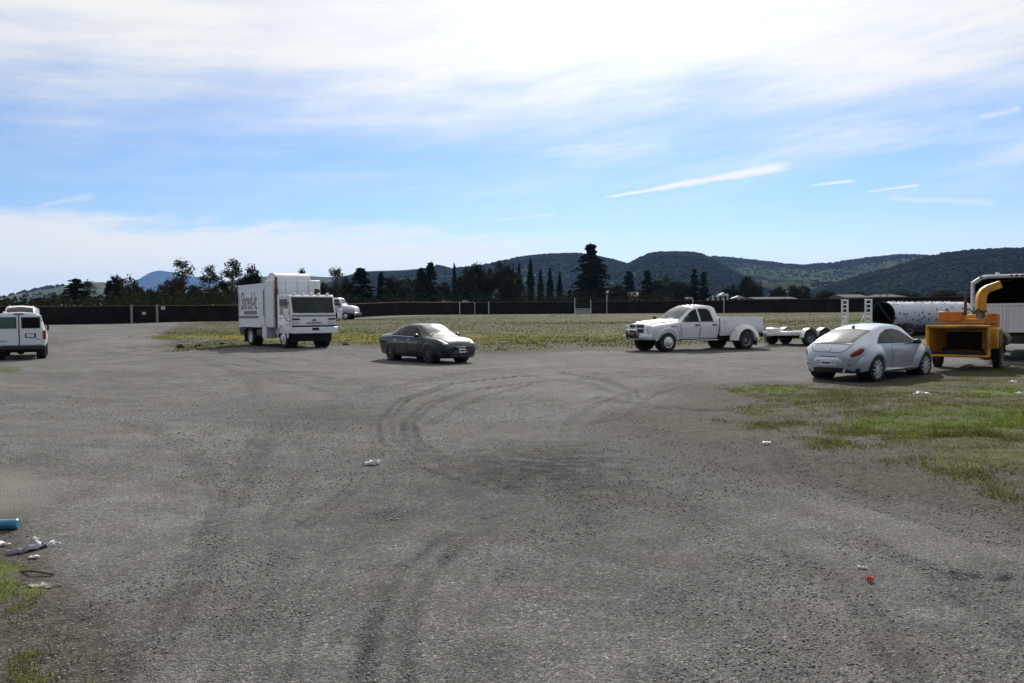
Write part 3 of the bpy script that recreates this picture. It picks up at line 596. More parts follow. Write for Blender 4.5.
# ---------------------------------------------------------------- cab-over box truck
def make_box_truck():
    YF = 38.0; fx = (285.6 - CX) / FPX * YF; hd = R(37.8)
    fwd = Vector((math.sin(hd), -math.cos(hd))); right = Vector((fwd.y, -fwd.x)); WB = 4.5
    f = Vector((fx, YF)); c2 = f - fwd * (WB / 2) - right * 1.02
    t = thing('box_truck', 'white cab-over box truck with grey lettering on its side at the grass edge', 'truck', (c2.x, c2.y, gz(c2.x, c2.y)), math.atan2(fwd.y, fwd.x))
    P, W = MT['white'], MT['boxwhite']; fa, ra = WB / 2, -WB / 2
    # cab: side outline extruded, then windows
    cab = MB().prism([(fa - .72, .95), (fa - .62, .70), (fa - .5, .70), (fa + .62, .70), (fa + 1.02, .78), (fa + 1.05, 1.45), (fa + 1.03, 1.66), (fa + .80, 2.50), (fa + .70, 2.58), (fa - .72, 2.62)], 'y', -1.14, 1.14).build('cab', P, t, bevel=.06)
    c = MB()
    for sg in (1, -1): c.cyl((fa, sg * .62, .52), (fa, sg * 1.6, .52), .60, n=36)
    cab.modifiers.clear(); boolean_cut(cab, c); bv = cab.modifiers.new('bevel', 'BEVEL'); bv.width = .05; bv.segments = 3; bv.limit_method = 'ANGLE'; bv.angle_limit = R(50)
    def slant(z): return fa + 1.03 - (z - 1.66) * (.23 / .84)
    ws = MB(); ws.grid([[(slant(z) + .012, y, z) for z in (1.70, 2.1, 2.46)] for y in np.linspace(-1.05, 1.05, 5)]); wsh = ws.build('windshield', MT['truckglass'], t)
    k = MB()
    for y in (-.6, .1, .7): k.tube([(slant(1.68) + .04, y, 1.68), (slant(2.1) + .04, y - .35, 1.95)], .014, 6)
    k.build('wiper', MT['black'], wsh)
    for sg in (1, -1):
        g = MB().bb(fa - .62, fa + .98, sg * 1.143 - .002, sg * 1.143 + .002, .98, 2.52); 
        g = MB().prism([(fa - .45, 1.12), (fa + .88, 1.12), (fa + .90, 1.6), (fa + .70, 2.48), (fa - .45, 2.48)], 'y', sg * 1.141, sg * 1.149).build('door_gap', MT['gap'], t)
        d = MB().prism([(fa - .43, 1.14), (fa + .86, 1.14), (fa + .88, 1.6), (fa + .69, 2.46), (fa - .43, 2.46)], 'y', sg * 1.142, sg * 1.158).build('door', P, t)
        MB().prism([(fa - .36, 1.62), (fa + .78, 1.62), (fa + .62, 2.38), (fa - .36, 2.38)], 'y', sg * 1.15, sg * 1.168).build('window', MT['tint'], d)
        MB().bb(fa - .34, fa - .16, sg * 1.16 - .012, sg * 1.16 + .022, 1.42, 1.47).build('handle', MT['black'], d)
        m = MB().bb(fa + .93, fa + 1.03, sg * 1.38 - .12, sg * 1.38 + .12, 1.42, 1.90).build('side_mirror', P, t, bevel=.05)
        a = MB(); a.tube([(fa + .85, sg * 1.14, 2.2), (fa + .98, sg * 1.38, 2.15), (fa + .98, sg * 1.38, 1.35), (fa + .9, sg * 1.14, 1.3)], .018, 6); a.build('mirror_arm', MT['black'], m)
        MB().bb(fa + 1.04, fa + 1.085, sg * .92 - .17, sg * .92 + .17, 1.20, 1.34).build('headlight', MT['clear'], t, bevel=.02)
        MB().bb(fa + 1.04, fa + 1.082, sg * .92 - .18, sg * .92 + .18, 1.37, 1.44).build('grille_slot', MT['gap'], t)
        # wheel arch lip
        gr = [[(fa + (.60 + q) * math.cos(th), sg * y, .52 + (.60 + q) * math.sin(th)) for q, y in ((0, 1.13), (0, 1.19), (.07, 1.19), (.09, 1.14))] for th in np.linspace(0, math.pi, 21)]
        MB().grid(gr).build('wheel_arch', P, t, ang=60)
        ln = MB(); ln.cyl((fa, sg * .63, .52), (fa, sg * .64, .52), .595, n=30); ln.grid([[(fa + .595 * math.cos(a_), sg * y, .52 + .595 * math.sin(a_)) for y in (.63, 1.08)] for a_ in np.linspace(0, math.pi, 20)]); ln.build('wheel_arch_liner', MT['dark'], t)
        wheel(t, fa, sg * 1.13, .49, .28, .29, 'convex', sg, MT['boxwhite'])
        wheel(t, ra, sg * 1.16, .49, .26, .29, 'dish', sg, MT['boxwhite']); wheel(t, ra, sg * .86, .49, .26, .29, 'dish', sg, MT['steel'])
        MB().bb(ra - .66, ra - .63, sg * 1.0 - .25, sg * 1.0 + .25, .20, .90).build('mud_flap', MT['rubber'], t)
        MB().bb(ra + .9, ra + 2.2, sg * .9 - .26, sg * .9 + .26, .50, .92).build('fuel_tank', MT['dark'] if sg > 0 else MT['black'], t, bevel=.08)
    st = MB().bb(fa + 1.052, fa + 1.062, -1.10, 1.10, 1.535, 1.60).build('front_stripe', MT['charc'], t)
    bd = MB().bb(fa + 1.05, fa + 1.065, -.38, .38, 1.20, 1.26).build('front_nameplate', MT['steel'], t)
    MB().ell((fa + 1.06, 0, 1.36), (.02, .12, .05)).build('emblem', MT['charc'], t)
    MB().bb(fa + 1.02, fa + 1.22, -1.17, 1.17, .72, 1.02).build('front_bumper', P, t, bevel=.03)
    MB().bb(fa + 1.04, fa + 1.10, -1.12, 1.12, 1.03, 1.10).build('bumper_gap', MT['gap'], t)
    license_plate(t, fa + 1.225, 0, .93, 1, .34, .13, marks=False).active_material = MT['black']
    for y in (-.85, -.4, 0, .4, .85): MB().ell((fa + .70, y, 2.62), (.06, .08, .05)).build('marker_light', MT['boxwhite'], t)
    MB().bb(ra - 1.9, fa + .7, -.43, .43, .62, .95).build('chassis', MT['dark'], t)
    MB().cyl((ra, -.9, .49), (ra, .9, .49), .10).build('rear_axle', MT['dark'], t)
    MB().bb(fa - .05, fa + .9, -.95, .95, .34, .72).build('engine_underside', MT['dark'], t)
    # cargo box
    x1 = fa - 1.0; x0 = x1 - 5.0; bw = 1.22
    bx = MB().bb(x0, x1, -bw, bw, 1.0, 3.22).build('cargo_box', W, t, bevel=.05)
    MB().bb(x1 - 1.05, x1 + .06, -bw - .03, bw + .03, .98, 3.36).build('box_front_section', W, t, bevel=.06)
    sm_ = MB()
    for yy in (-.6, 0, .6): sm_.bb(x1 + .06, x1 + .068, yy - .008, yy + .008, 2.7, 3.3)
    sm_.build('front_panel_seams', MT['charc'], t)
    for sg in (1, -1):
        MB().bb(x0 + .02, x1 - 1.07, sg * (bw + .006) - .01, sg * (bw + .006) + .01, 1.46, 1.58).build('side_stripe', MT['charc'], bx)
        dr = MB().bb(x1 - 1.95, x1 - 1.12, sg * (bw + .02) - .02, sg * (bw + .02) + .02, 1.12, 3.05).build('side_door', W, t, bevel=.015)
        MB().bb(x1 - 1.20, x1 - 1.15, sg * (bw + .05) - .02, sg * (bw + .05) + .02, 1.6, 2.9).build('door_rail', MT['charc'], dr)
        MB().bb(x1 - 1.55, x1 - .95, sg * 1.0 - .24, sg * 1.0 + .24, .45, .99).build('step_box', W, t, bevel=.02)
        MB().bb(x0 - .02, x0 + .95, sg * 1.05 - .12, sg * 1.05 + .12, .55, 1.0).build('rear_skirt', MT['black'], t)
        # lettering and logo on the side
        side = Matrix.Rotation(math.pi / 2, 4, 'X') if sg < 0 else Matrix.Rotation(math.pi, 4, 'Z') @ Matrix.Rotation(math.pi / 2, 4, 'X')
        xm = (x0 + x1 - 1.9) / 2
        text_part('Shred-it', .92, MT['charc'], bx, 'lettering', Matrix.Translation((xm + .0 if sg < 0 else xm - .0, sg * (bw + .004), 1.92)) @ side @ Matrix.Diagonal((1, 1.45, 1, 1)), .006, .80)
        b = MB().bb(xm - .75, xm + 1.15, sg * (bw + .006) - .01, sg * (bw + .006) + .01, 1.66, 1.84).build('slogan_bar', MT['charc'], bx)
        sw = MB(); q = []
        for a_ in np.linspace(0, 1, 12): q.append((xm - 1.75 + .35 * a_ + .1 * math.sin(a_ * 3), sg * (bw + .008), 3.0 - 1.25 * a_))
        sw.grid([[p, (p[0] + .17 * (1 - i / 14), p[1], p[2] + .05)] for i, p in enumerate(q)]); sw.build('logo_swoosh', MT['purple'], bx)
    # rounded hopper on the box roof
    hp = MB(); pr = [(.62 * math.cos(a_), .36 * math.sin(a_) ** .8 if math.sin(a_) > 0 else 0) for a_ in np.linspace(0, math.pi, 15)]
    hp.add([(x1 - .62 + u, y, 3.36 + v) for y in (-1.05, .75) for u, v in pr], [tuple(range(15)), tuple(range(29, 14, -1))] + [(i, 15 + i, 15 + i + 1, i + 1) for i in range(14)])
    hp.build('roof_hopper', MT['boxwhite'], t)
    ex = MB().tube([(fa - .83, -1.12, .95), (fa - .83, -1.12, 3.1), (fa - .86, -1.12, 3.48)], .06, 12); ex.cyl((fa - .83, -1.12, 1.5), (fa - .83, -1.12, 2.9), .085, n=14); ex.build('exhaust_stack', MT['rust'], t)
    MB().bb(fa - .55, fa - .4, .72, .98, 2.62, 2.92).build('beacon', MT['black'], t, bevel=.04)
    MB().bb(x0 - .10, x0 + .02, -1.2, 1.2, .72, .98).build('rear_bumper', MT['steel'], t, bevel=.02)
    for sg in (1, -1):
        rl = MB()
        for zz in (1.03, 3.19): rl.bb(x0, x1 - 1.06, sg * (bw + .008) - .012, sg * (bw + .008) + .012, zz - .035, zz + .035)
        rl.bb(x0, x0 + .06, sg * (bw + .008) - .013, sg * (bw + .008) + .013, 1.03, 3.19); rl.build('edge_rail', MT['alu'], bx)
        MB().bb(fa - .9, fa - .75, sg * .98 - .2, sg * .98 + .2, .62, .95).build('air_tank', MT['steel'], t, bevel=.03)
    return t
# ---------------------------------------------------------------- far white work truck
def make_work_truck():
    p = G(349.5, 89)
    t = thing('work_truck', 'small distant white bonneted truck by the fence, half hidden behind the box truck', 'truck', p - Vector((1.9, 0, 0)), R(-8))
    P = MT['white']
    B = Body([(.1,.9,.7,.98,1.2,.98,1.6,.80,2.3,2.38), (.15,.7,.9,1.02,1.2,1.02,1.6,.84,2.4,2.48), (1.0,.7,.9,1.02,1.2,1.02,1.6,.84,2.42,2.5), (1.2,.7,.9,1.02,1.2,1.02,1.55,.84,2.3,2.38), (1.55,.7,.9,1.02,1.1,1.0,1.45,.86,1.62,1.7),
              (2.4,.7,.85,.98,1.1,.92,1.35,.78,1.5,1.6), (2.85,.72,.8,.9,1.0,.84,1.25,.7,1.38,1.46), (2.95,.8,.75,.82,1.0,.76,1.15,.62,1.25,1.3)])
    body = B.mesh('body', P, t, .12); arch_cut(body, t, (1.9,), 1.0, .50, .45)
    for sg in (1, -1):
        MB().grid(_rows(B, [(.3,1.62), (1.3,1.58)], [(.3,2.3), (1.12,2.28)], .01, sg, 10)).build('side_window', MT['brown'], t)  # brown is a reflection painted into the window colour
        wheel(t, 1.9, sg * 1.02, .42, .26, .24, 'convex', sg, MT['alloy']); wheel(t, -2.6, sg * 1.05, .42, .26, .24, 'dish', sg, MT['steel'])
        MB().box((1.35, sg * 1.2, 1.75), (.1, .2, .4)).build('side_mirror', MT['black'], t, bevel=.03)
    B.top_panel([(1.50, -.76), (1.5, .76)], [(1.22, -.7), (1.22, .7)], .01, None, 8, 6).build('windshield', MT['glass'], t)
    MB().bb(-4.2, 0, -1.05, 1.05, .8, 1.0).build('flat_deck', MT['dark'], t)
    MB().bb(-3.9, -.2, -1.0, 1.0, 1.0, 2.3).build('service_body', P, t, bevel=.04)
    MB().bb(-4.2, 2.8, -.42, .42, .5, .8).build('chassis', MT['dark'], t)
    MB().bb(2.9, 3.1, -1.0, 1.0, .5, .78).build('front_bumper', MT['chrome'], t, bevel=.03)
    return t
# ---------------------------------------------------------------- flatbed trailer
def make_trailer(pk):
    hd = pk.rotation_euler.z; fwd = Vector((math.cos(hd), math.sin(hd))); o = Vector((pk.location.x, pk.location.y)) + fwd * (-3.42)
    hd2 = hd - R(1.5); f2 = Vector((math.cos(hd2), math.sin(hd2)))
    z = gz(*(o - f2 * 3))
    t = thing('flatbed_trailer', 'low grey flatbed trailer with two raised ladder ramps behind the white pickup', 'trailer', (o.x, o.y, z), hd2)
    S = MT['alu']
    tg = MB(); tg.tube([(0, 0, .52), (-.25, 0, .52)], .05)
    for sg in (1, -1): tg.box((-.95, sg * .34, .52), (1.55, .08, .12), Matrix.Rotation(sg * R(-26), 3, 'Z'))
    tg.build('tongue', S, t, bevel=.01)
    jk = MB().cyl((-.55, .12, .15), (-.55, .12, .85), .035); jk.box((-.55, .12, .12), (.18, .18, .03)); jk.cyl((-.55, .12, .85), (-.40, .12, .88), .015); jk.build('jack', MT['steel'], t)
    bx = MB().bb(-1.35, -.85, -.3, .3, .56, .80).build('toolbox', S, t, bevel=.02)
    MB().tube([(-.3, 0, .56), (-.7, .08, .66), (-1.1, .05, .60)], .02, 6).build('safety_chain', MT['steel'], t)
    fr = MB()
    for sg in (1, -1): fr.bb(-6.6, -1.6, sg * 1.0 - .04, sg * 1.0 + .04, .48, .64)
    fr.bb(-1.68, -1.6, -1.0, 1.0, .48, .64); fr.bb(-6.66, -6.6, -1.04, 1.04, .48, .64)
    fr.build('frame', S, t, bevel=.008)
    dk = MB()
    for k in range(13): dk.bb(-6.58, -1.68, -.94 + k * .145, -.94 + k * .145 + .135, .58, .625)
    dk.build('deck', MT['wood'], t)
    for sg in (1, -1):
        for ax in (-2.15, -3.0):
            wheel(t, ax, sg * 1.30, .36, .22, .2, 'dish', sg, MT['steel'])
            g = [[(ax + .43 * math.cos(a), sg * y, .38 + .43 * math.sin(a)) for y in (1.06, 1.08, 1.33, 1.34)] for a in np.linspace(0, math.pi, 13)]
            g2 = MB().grid(g); g2.grid([[(ax + q * math.cos(a), sg * 1.062, .38 + q * math.sin(a)) for q in (.05, .43)] for a in np.linspace(0, math.pi, 13)])
            g2.build('fender', MT['white'] if ax > -2.5 else MT['steel'], t)
        MB().bb(-6.68, -6.64, sg * .9 - .08, sg * .9 + .08, .50, .60).build('tail_light', MT['red'], t)
    for ax in (-2.15, -3.0): MB().cyl((ax, -1.2, .36), (ax, 1.2, .36), .05).build('axle', MT['dark'], t)
    for sg in (1, -1):
        r = MB(); rot = Matrix.Rotation(R(3), 3, 'Y')
        y0 = sg * .72
        for q in (-.17, .17): r.box((-6.35, y0 + q, 1.36), (.09, .05, 1.54))
        for k in range(8): r.box((-6.35, y0, .66 + k * .205), (.07, .34, .065))
        r.tube([(-5.8, y0 - .18 * sg, .62), (-6.3, y0 - .18 * sg, 1.35)], .022, 6)
        r.build('ramp', MT['alu'], t, bevel=.005)
    return t
# ---------------------------------------------------------------- perforated drum on its carrier
def make_drum():
    a = XY(883, 44.0); ang = R(24); d = Vector((math.cos(ang), math.sin(ang), 0)); z = gz(*a)
    Rr, L = .76, 6.6
    car = thing('drum_carrier', 'dark low trailer under the big white perforated drum', 'trailer', (a[0], a[1], z), ang)
    MB().bb(-.5, 7.2, -.9, .9, .24, .40).build('deck', MT['dark'], car, bevel=.02)
    for x in (1.0, 5.2, 6.1):
        for sg in (1, -1): wheel(car, x, sg * .95, .38, .24, .2, 'dish', sg, MT['steel'])
    fr = MB()
    for x in (.5, 3.2, 6.0): fr.bb(x - .08, x + .08, -.7, .7, .40, .55)
    for x in (.5, 3.2, 6.0):
        for sg in (1, -1): fr.box((x, sg * .60, .62), (.14, .10, .3), Matrix.Rotation(sg * R(-35), 3, 'X'))
    fr.build('cradle', MT['rust'], car)
    MB().bb(-1.4, -.5, -.1, .1, .46, .58).build('tongue', MT['dark'], car)
    t = thing('perforated_drum', 'long white perforated drum lying sideways with a dark open end', 'drum', (a[0], a[1], z + .56 + Rr - .12), ang)
    n = 44; sh = MB(); tilt = .62
    def off(y): return 0
    outer = [[(x + (tilt * (-math.sin(th)) * Rr * .0 if i == 0 else 0), Rr * math.cos(th), Rr * math.sin(th)) for th in np.linspace(0, 2 * math.pi, n)] for i, x in enumerate(np.linspace(0, L, 24))]
    sh.grid(outer); o = sh.build('shell', MT['perf'], t, ang=60)
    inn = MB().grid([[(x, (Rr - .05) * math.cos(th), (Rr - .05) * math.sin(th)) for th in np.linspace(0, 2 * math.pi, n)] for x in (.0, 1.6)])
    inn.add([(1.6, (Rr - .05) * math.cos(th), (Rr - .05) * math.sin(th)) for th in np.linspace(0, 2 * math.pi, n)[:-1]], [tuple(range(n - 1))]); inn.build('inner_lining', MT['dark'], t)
    rim = MB().lathe([(Rr - .05, -.01), (Rr + .015, -.01), (Rr + .015, .05), (Rr - .05, .05), (Rr - .05, -.01)], (0, 0, 0), 'x', n); rim.build('end_ring', MT['dark'], t)
    MB().lathe([(Rr, 0), (Rr * .8, .25), (.01, .3)], (L, 0, 0), 'x', n).build('end_cap', MT['perf'], t)
    b = MB().box((-.06, -.1, .25), (.07, .08, 1.5), Matrix.Rotation(R(-42), 3, 'X')).build('brace_bar', MT['dark'], t)
    bumps = MB()
    for k in range(46):
        x = .3 + random.random() * (L - .5); th = R(random.uniform(60, 120)); bumps.cyl((x, Rr * .99 * math.cos(th), Rr * .99 * math.sin(th)), (x, (Rr + .05) * math.cos(th), (Rr + .05) * math.sin(th)), .05, .03, 6)
    bumps.build('bolt_heads', MT['boxwhite'], t)
    return t
# ---------------------------------------------------------------- yellow wood chipper
def make_chipper():
    cx_, cy_ = 13.38, 23.25; z = gz(cx_, cy_)
    # local frame: x forward = away from the camera, hopper mouth at the back
    t = thing('wood_chipper', 'yellow towable wood chipper with a wide feed hopper and raised discharge chute', 'wood chipper', (cx_, cy_, z), R(52))
    Y = MT['yellow']
    x0, x1 = -.95, .35; o0 = [(-.77, .44), (.77, .44), (.77, 1.28), (-.77, 1.28)]; o1 = [(-.52, .52), (.52, .52), (.52, 1.16), (-.52, 1.16)]
    h = MB()
    V = [(x0, y, zz) for y, zz in o0] + [(x1, y, zz) for y, zz in o1]
    tk = .03; Vi = [(x0, y * .965, .94 + (zz - .94) * .93) for y, zz in o0] + [(x1, y * .93, .93 + (zz - .93) * .9) for y, zz in o1]
    h.add(V + Vi, [(i, (i + 1) % 4, 4 + (i + 1) % 4, 4 + i) for i in range(4)] + [(8 + i, 12 + i, 12 + (i + 1) % 4, 8 + (i + 1) % 4) for i in range(4)] + [(i, 8 + i, 8 + (i + 1) % 4, (i + 1) % 4) for i in range(4)])
    hop_o = h.build('feed_hopper', Y, t, False)
    MB().add([(x1 - .06, y * .9, .84 + (zz - .84) * .86) for y, zz in o1], [(0, 1, 2, 3)]).build('rubber_curtain', MT['dark'], hop_o)
    lp = MB(); P = [(x0, -.79, .44), (x0, .79, .44), (x0, .79, 1.30), (x0, -.79, 1.30), (x0, -.79, .44)]; lp.tube(P, .03, 8); lp.build('hopper_rim', Y, hop_o)
    MB().bb(-.92, -.3, -.68, .68, .485, .53).build('feed_table', MT['dark'], hop_o)
    # feed wheel housing, drum housing
    MB().bb(.38, .95, -.55, .55, .62, 1.50).build('feed_housing', Y, t, bevel=.04)
    MB().bb(.2, .85, .05, .70, 1.40, 1.72).build('feed_motor_cover', MT['orange'], t, bevel=.04)
    db = MB().cyl((1.35, -.5, 1.02), (1.35, .5, 1.02), .50, n=26).build('drum_housing', Y, t)
    en = MB().bb(1.2, 2.7, -.62, .62, .75, 1.62).build('engine_cover', Y, t, bevel=.05)
    sl = MB()
    for k in range(7): sl.bb(1.4 + k * .15, 1.47 + k * .15, -.63, -.62, .95, 1.45)
    sl.build('cover_louvres', MT['gap'], en)
    MB().bb(-.1, .95, -.9, -.5, .62, 1.24).build('side_box', Y, t, bevel=.04)
    MB().bb(.35, .9, -.84, -.55, 1.20, 1.66).build('control_box', MT['orange'], t, bevel=.03)
    ft = MB().bb(.2, .9, -.915, -.895, .70, 1.15); ft.build('side_panel', MT['rust'], t)
    tank = MB().cyl((1.1, -.80, .85), (2.2, -.80, .85), .22, n=18).build('hydraulic_tank', MT['rust'], t)
    # chute: vertical neck, swivel, curved spout
    cx = .75; cyy = -.35
    nk = MB().cyl((cx, cyy, 1.45), (cx, cyy, 1.72), .13, n=18).build('chute_neck', MT['steel'], t)
    MB().cyl((cx, cyy, 1.68), (cx, cyy, 1.74), .18, n=18).build('swivel_ring', MT['rust'], t)
    pts = [(0, 1.72), (0, 2.05), (.02, 2.20), (.09, 2.32), (.20, 2.40), (.52, 2.52)]
    dirv = Vector((.42, -.9, 0)).normalized(); sidev = Vector((dirv.y, -dirv.x, 0)); g = []
    for i, (u, zz) in enumerate(pts):
        a = pts[max(i - 1, 0)]; b_ = pts[min(i + 1, len(pts) - 1)]; tg = Vector((b_[0] - a[0], b_[1] - a[1])).normalized(); nr = Vector((-tg.y, tg.x)); hw = .125 - .02 * i / 5; row = []
        for p, q in ((-1, -1), (1, -1), (1, 1), (-1, 1), (-1, -1)):
            row.append(Vector((cx, cyy, 0)) + dirv * (u + nr.x * q * hw) + sidev * (p * hw) + Vector((0, 0, zz + nr.y * q * hw)))
        g.append(row)
    ch = MB().grid(g).build('discharge_chute', MT['yellow'], t, ang=25)
    e = g[-1]; fl = MB(); fl.add([e[2], e[3], e[3] + dirv * .38 + Vector((0, 0, .02)), e[2] + dirv * .38 + Vector((0, 0, .02))], [(0, 1, 2, 3)]); fl.build('chute_deflector', MT['alu'], ch)
    MB().tube([(cx + .1, cyy + .2, 1.75), (cx + .05, cyy + .05, 2.1)], .02, 6).build('chute_handle', MT['rust'], t)
    MB().cyl((.55, .02, 1.6), (.55, .02, 2.22), .045, n=10).build('exhaust_pipe', MT['rust'], t)
    MB().tube([(-.2, -.85, 1.36), (-.2, .85, 1.36)], .025, 8).build('control_bar', MT['rust'], t)
    for sg in (1, -1): MB().tube([(-.2, sg * .85, 1.36), (.4, sg * .5, 1.3)], .02, 6).build('bar_bracket', MT['rust'], t)
    ch2 = MB()
    for sg in (1, -1): ch2.bb(.0, 3.2, sg * .5 - .05, sg * .5 + .05, .48, .62)
    ch2.bb(3.2, 4.3, -.06, .06, .48, .60); ch2.build('chassis', MT['dark'], t)
    for sg in (1, -1):
        wheel(t, .9, sg * .92, .36, .24, .2, 'dish', sg, MT['steel'])
        g = [[(.9 + .43 * math.cos(a), sg * y, .40 + .43 * math.sin(a)) for y in (.66, .67, .95, .95)] for a in np.linspace(.1, math.pi - .1, 12)]
        MB().grid(g).build('fender', MT['black'], t)
        MB().bb(-.86, -.80, sg * .7 - .06, sg * .7 + .06, .36, .43).build('tail_light', MT['red'], t)
    MB().cyl((.9, -.9, .36), (.9, .9, .36), .05).build('axle', MT['dark'], t)
    MB().cyl((.1, -.95, .06), (.1, -.95, .7), .04).build('support_leg', MT['rust'], t)
    for k, (ya, yb) in enumerate(((-.2, -.5), (.1, -.3), (.35, .6))): MB().tube([(.35, ya, 1.62), (.25, (ya + yb) / 2, 1.80), (.5, yb, 1.60)], .018, 6).build('hydraulic_hose', MT['black'], t)
    rbs = MB()
    for sg in (1, -1):
        for xx in (-.7, -.4, -.1): rbs.tube([(xx, sg * (.775 - (xx + .95) / 1.3 * .25), .47 + (xx + .95) * .06), (xx, sg * (.775 - (xx + .95) / 1.3 * .25), 1.27 - (xx + .95) * .09)], .022, 6)
    rbs.build('hopper_ribs', Y, hop_o)
    MB().box((1.9, -.635, 1.25), (.5, .02, .22)).build('warning_decal', MT['gap'], en)

    return t
# ---------------------------------------------------------------- chip truck at the right edge
def make_chip_truck():
    X0 = (972 - CX) / FPX * 27.6; w = 2.44
    z = gz(X0 + 1.2, 28)
    t = thing('chip_truck', 'white truck with tall ribbed chip box open and dark at the back', 'truck', (X0 + w / 2 * math.sin(R(53)), 27.6 - w / 2 * math.cos(R(53)), z), R(53))
    W = MT['boxwhite']; hb = 1.02; ht = 2.93; hm = 1.98; L = 4.6; ch = .42
    # walls and arched roof: chamfered section, open at the back above the tailgate
    sec = [(w / 2, hb), (w / 2, ht - .22), (w / 2 - ch * .55, ht - .05), (w / 2 - ch, ht), (-w / 2 + ch, ht), (-w / 2 + ch * .55, ht - .05), (-w / 2, ht - .22), (-w / 2, hb)]
    ins = [(y * .955, hb + (zz - hb) * .965) for y, zz in sec]
    sh = MB(); n = len(sec)
    sh.add([(0, y, zz) for y, zz in sec] + [(L, y, zz) for y, zz in sec] + [(0, y, zz) for y, zz in ins] + [(L - .05, y, zz) for y, zz in ins],
           [(i, n + i, n + i + 1, i + 1) for i in range(n - 1)] + [(2 * n + i, 2 * n + i + 1, 3 * n + i + 1, 3 * n + i) for i in range(n - 1)] + [(i, i + 1, 2 * n + i + 1, 2 * n + i) for i in range(n - 1)] + [tuple(n + i for i in range(n))])
    box = sh.build('chip_box', W, t, False)
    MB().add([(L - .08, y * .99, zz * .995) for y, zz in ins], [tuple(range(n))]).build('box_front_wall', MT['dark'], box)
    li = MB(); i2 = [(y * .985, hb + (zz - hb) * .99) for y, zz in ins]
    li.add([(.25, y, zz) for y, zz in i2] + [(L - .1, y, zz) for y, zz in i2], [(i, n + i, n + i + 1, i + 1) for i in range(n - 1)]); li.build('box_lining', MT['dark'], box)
    MB().bb(0, L, -w / 2, w / 2, hb - .08, hb).build('box_floor', MT['dark'], t)
    ed = MB(); ed.tube([(-.02, y, zz) for y, zz in sec], .045, 8); ed.build('rear_frame', W, box)
    for y in (-.26, -.10, .06, -.95, .95): MB().ell((-.06, y, ht + (0 if abs(y) < .5 else -.03)), (.03, .05, .035)).build('marker_light', MT['red'], t)
    MB().bb(.0, .12, .42, .54, ht, ht + .12).build('beacon', MT['boxwhite'], t, bevel=.03)
    tg = MB().bb(-.06, 0, -w / 2 + .05, w / 2 - .05, hb, hm).build('tailgate', W, t, bevel=.01)
    rb = MB()
    for y in np.linspace(-w / 2 + .08, w / 2 - .08, 15): rb.bb(-.085, -.055, y - .022, y + .022, hb + .03, hm - .03)
    rb.bb(-.095, -.055, -w / 2 + .03, w / 2 - .03, hm - .06, hm); rb.bb(-.095, -.055, -w / 2 + .03, w / 2 - .03, hb - .04, hb + .05)
    rb.bb(-.10, -.055, .20, .26, hb, hm); rb.build('tailgate_ribs', W, tg)
    bh = MB().bb(-.25, -.05, -w / 2, w / 2, .60, .84).build('rear_bumper', MT['black'], t, bevel=.02)
    for sg in (1, -1):
        MB().bb(-.27, -.24, sg * .95 - .12, sg * .95 + .12, .66, .78).build('tail_light', MT['red'], bh)
        wheel(t, 1.5, sg * 1.18, .45, .26, .27, 'dish', sg, MT['steel']); wheel(t, 1.5, sg * .88, .45, .26, .27, 'dish', sg, MT['steel'])
        wheel(t, 5.9, sg * 1.1, .45, .26, .27, 'convex', sg, MT['alloy'])
        MB().bb(.75, .78, sg * 1.0 - .28, sg * 1.0 + .28, .2, .9).build('mud_flap', MT['rubber'], t)
        MB().bb(2.3, 4.2, sg * 1.02 - .18, sg * 1.02 + .18, .5, .98).build('side_toolbox', MT['black'], t, bevel=.02)
    MB().bb(-.2, 6.6, -.42, .42, .6, .92).build('chassis', MT['dark'], t)
    B = Body([(4.75,.75,.9,1.05,1.3,1.05,1.7,.82,2.4,2.5), (4.8,.7,.9,1.08,1.3,1.08,1.7,.86,2.5,2.6), (5.6,.7,.9,1.08,1.3,1.08,1.7,.86,2.5,2.6), (5.8,.7,.9,1.08,1.3,1.06,1.7,.86,2.35,2.45), (6.2,.7,.9,1.05,1.2,1.0,1.5,.85,1.7,1.78), (7.2,.75,.85,.95,1.1,.9,1.35,.75,1.5,1.6), (7.4,.85,.8,.85,1.1,.8,1.2,.65,1.3,1.35)])
    B.mesh('cab', MT['white'], t, .15)
    for sg in (1, -1): MB().grid(_rows(B, [(4.95,1.72), (5.95,1.68)], [(4.95,2.4), (5.72,2.36)], .01, sg, 8)).build('side_window', MT['tint'], t)
    return t
# ================================================================== build the vehicles
make_beetle(); make_sedan(); pickup = make_pickup(); make_box_truck(); make_work_truck(); make_trailer(pickup); make_drum(); make_chipper(); make_chip_truck()
vp = G(19, 34.6); az = R(-29.5); vh = math.pi / 2 - az
fw = Vector((math.cos(vh), math.sin(vh), 0)); vc = vp + fw * 2.9
van = make_van('white cargo van with paired rear doors and a green-tinted window at the left edge', (vc.x, vc.y, gz(vc.x, vc.y)), vh)
v2 = G(22, 48.5); dup(van, (v2.x, v2.y, gz(v2.x, v2.y) - .06), vh + math.pi, 'white van almost hidden behind the nearer cargo van, only its roof and windshield showing')
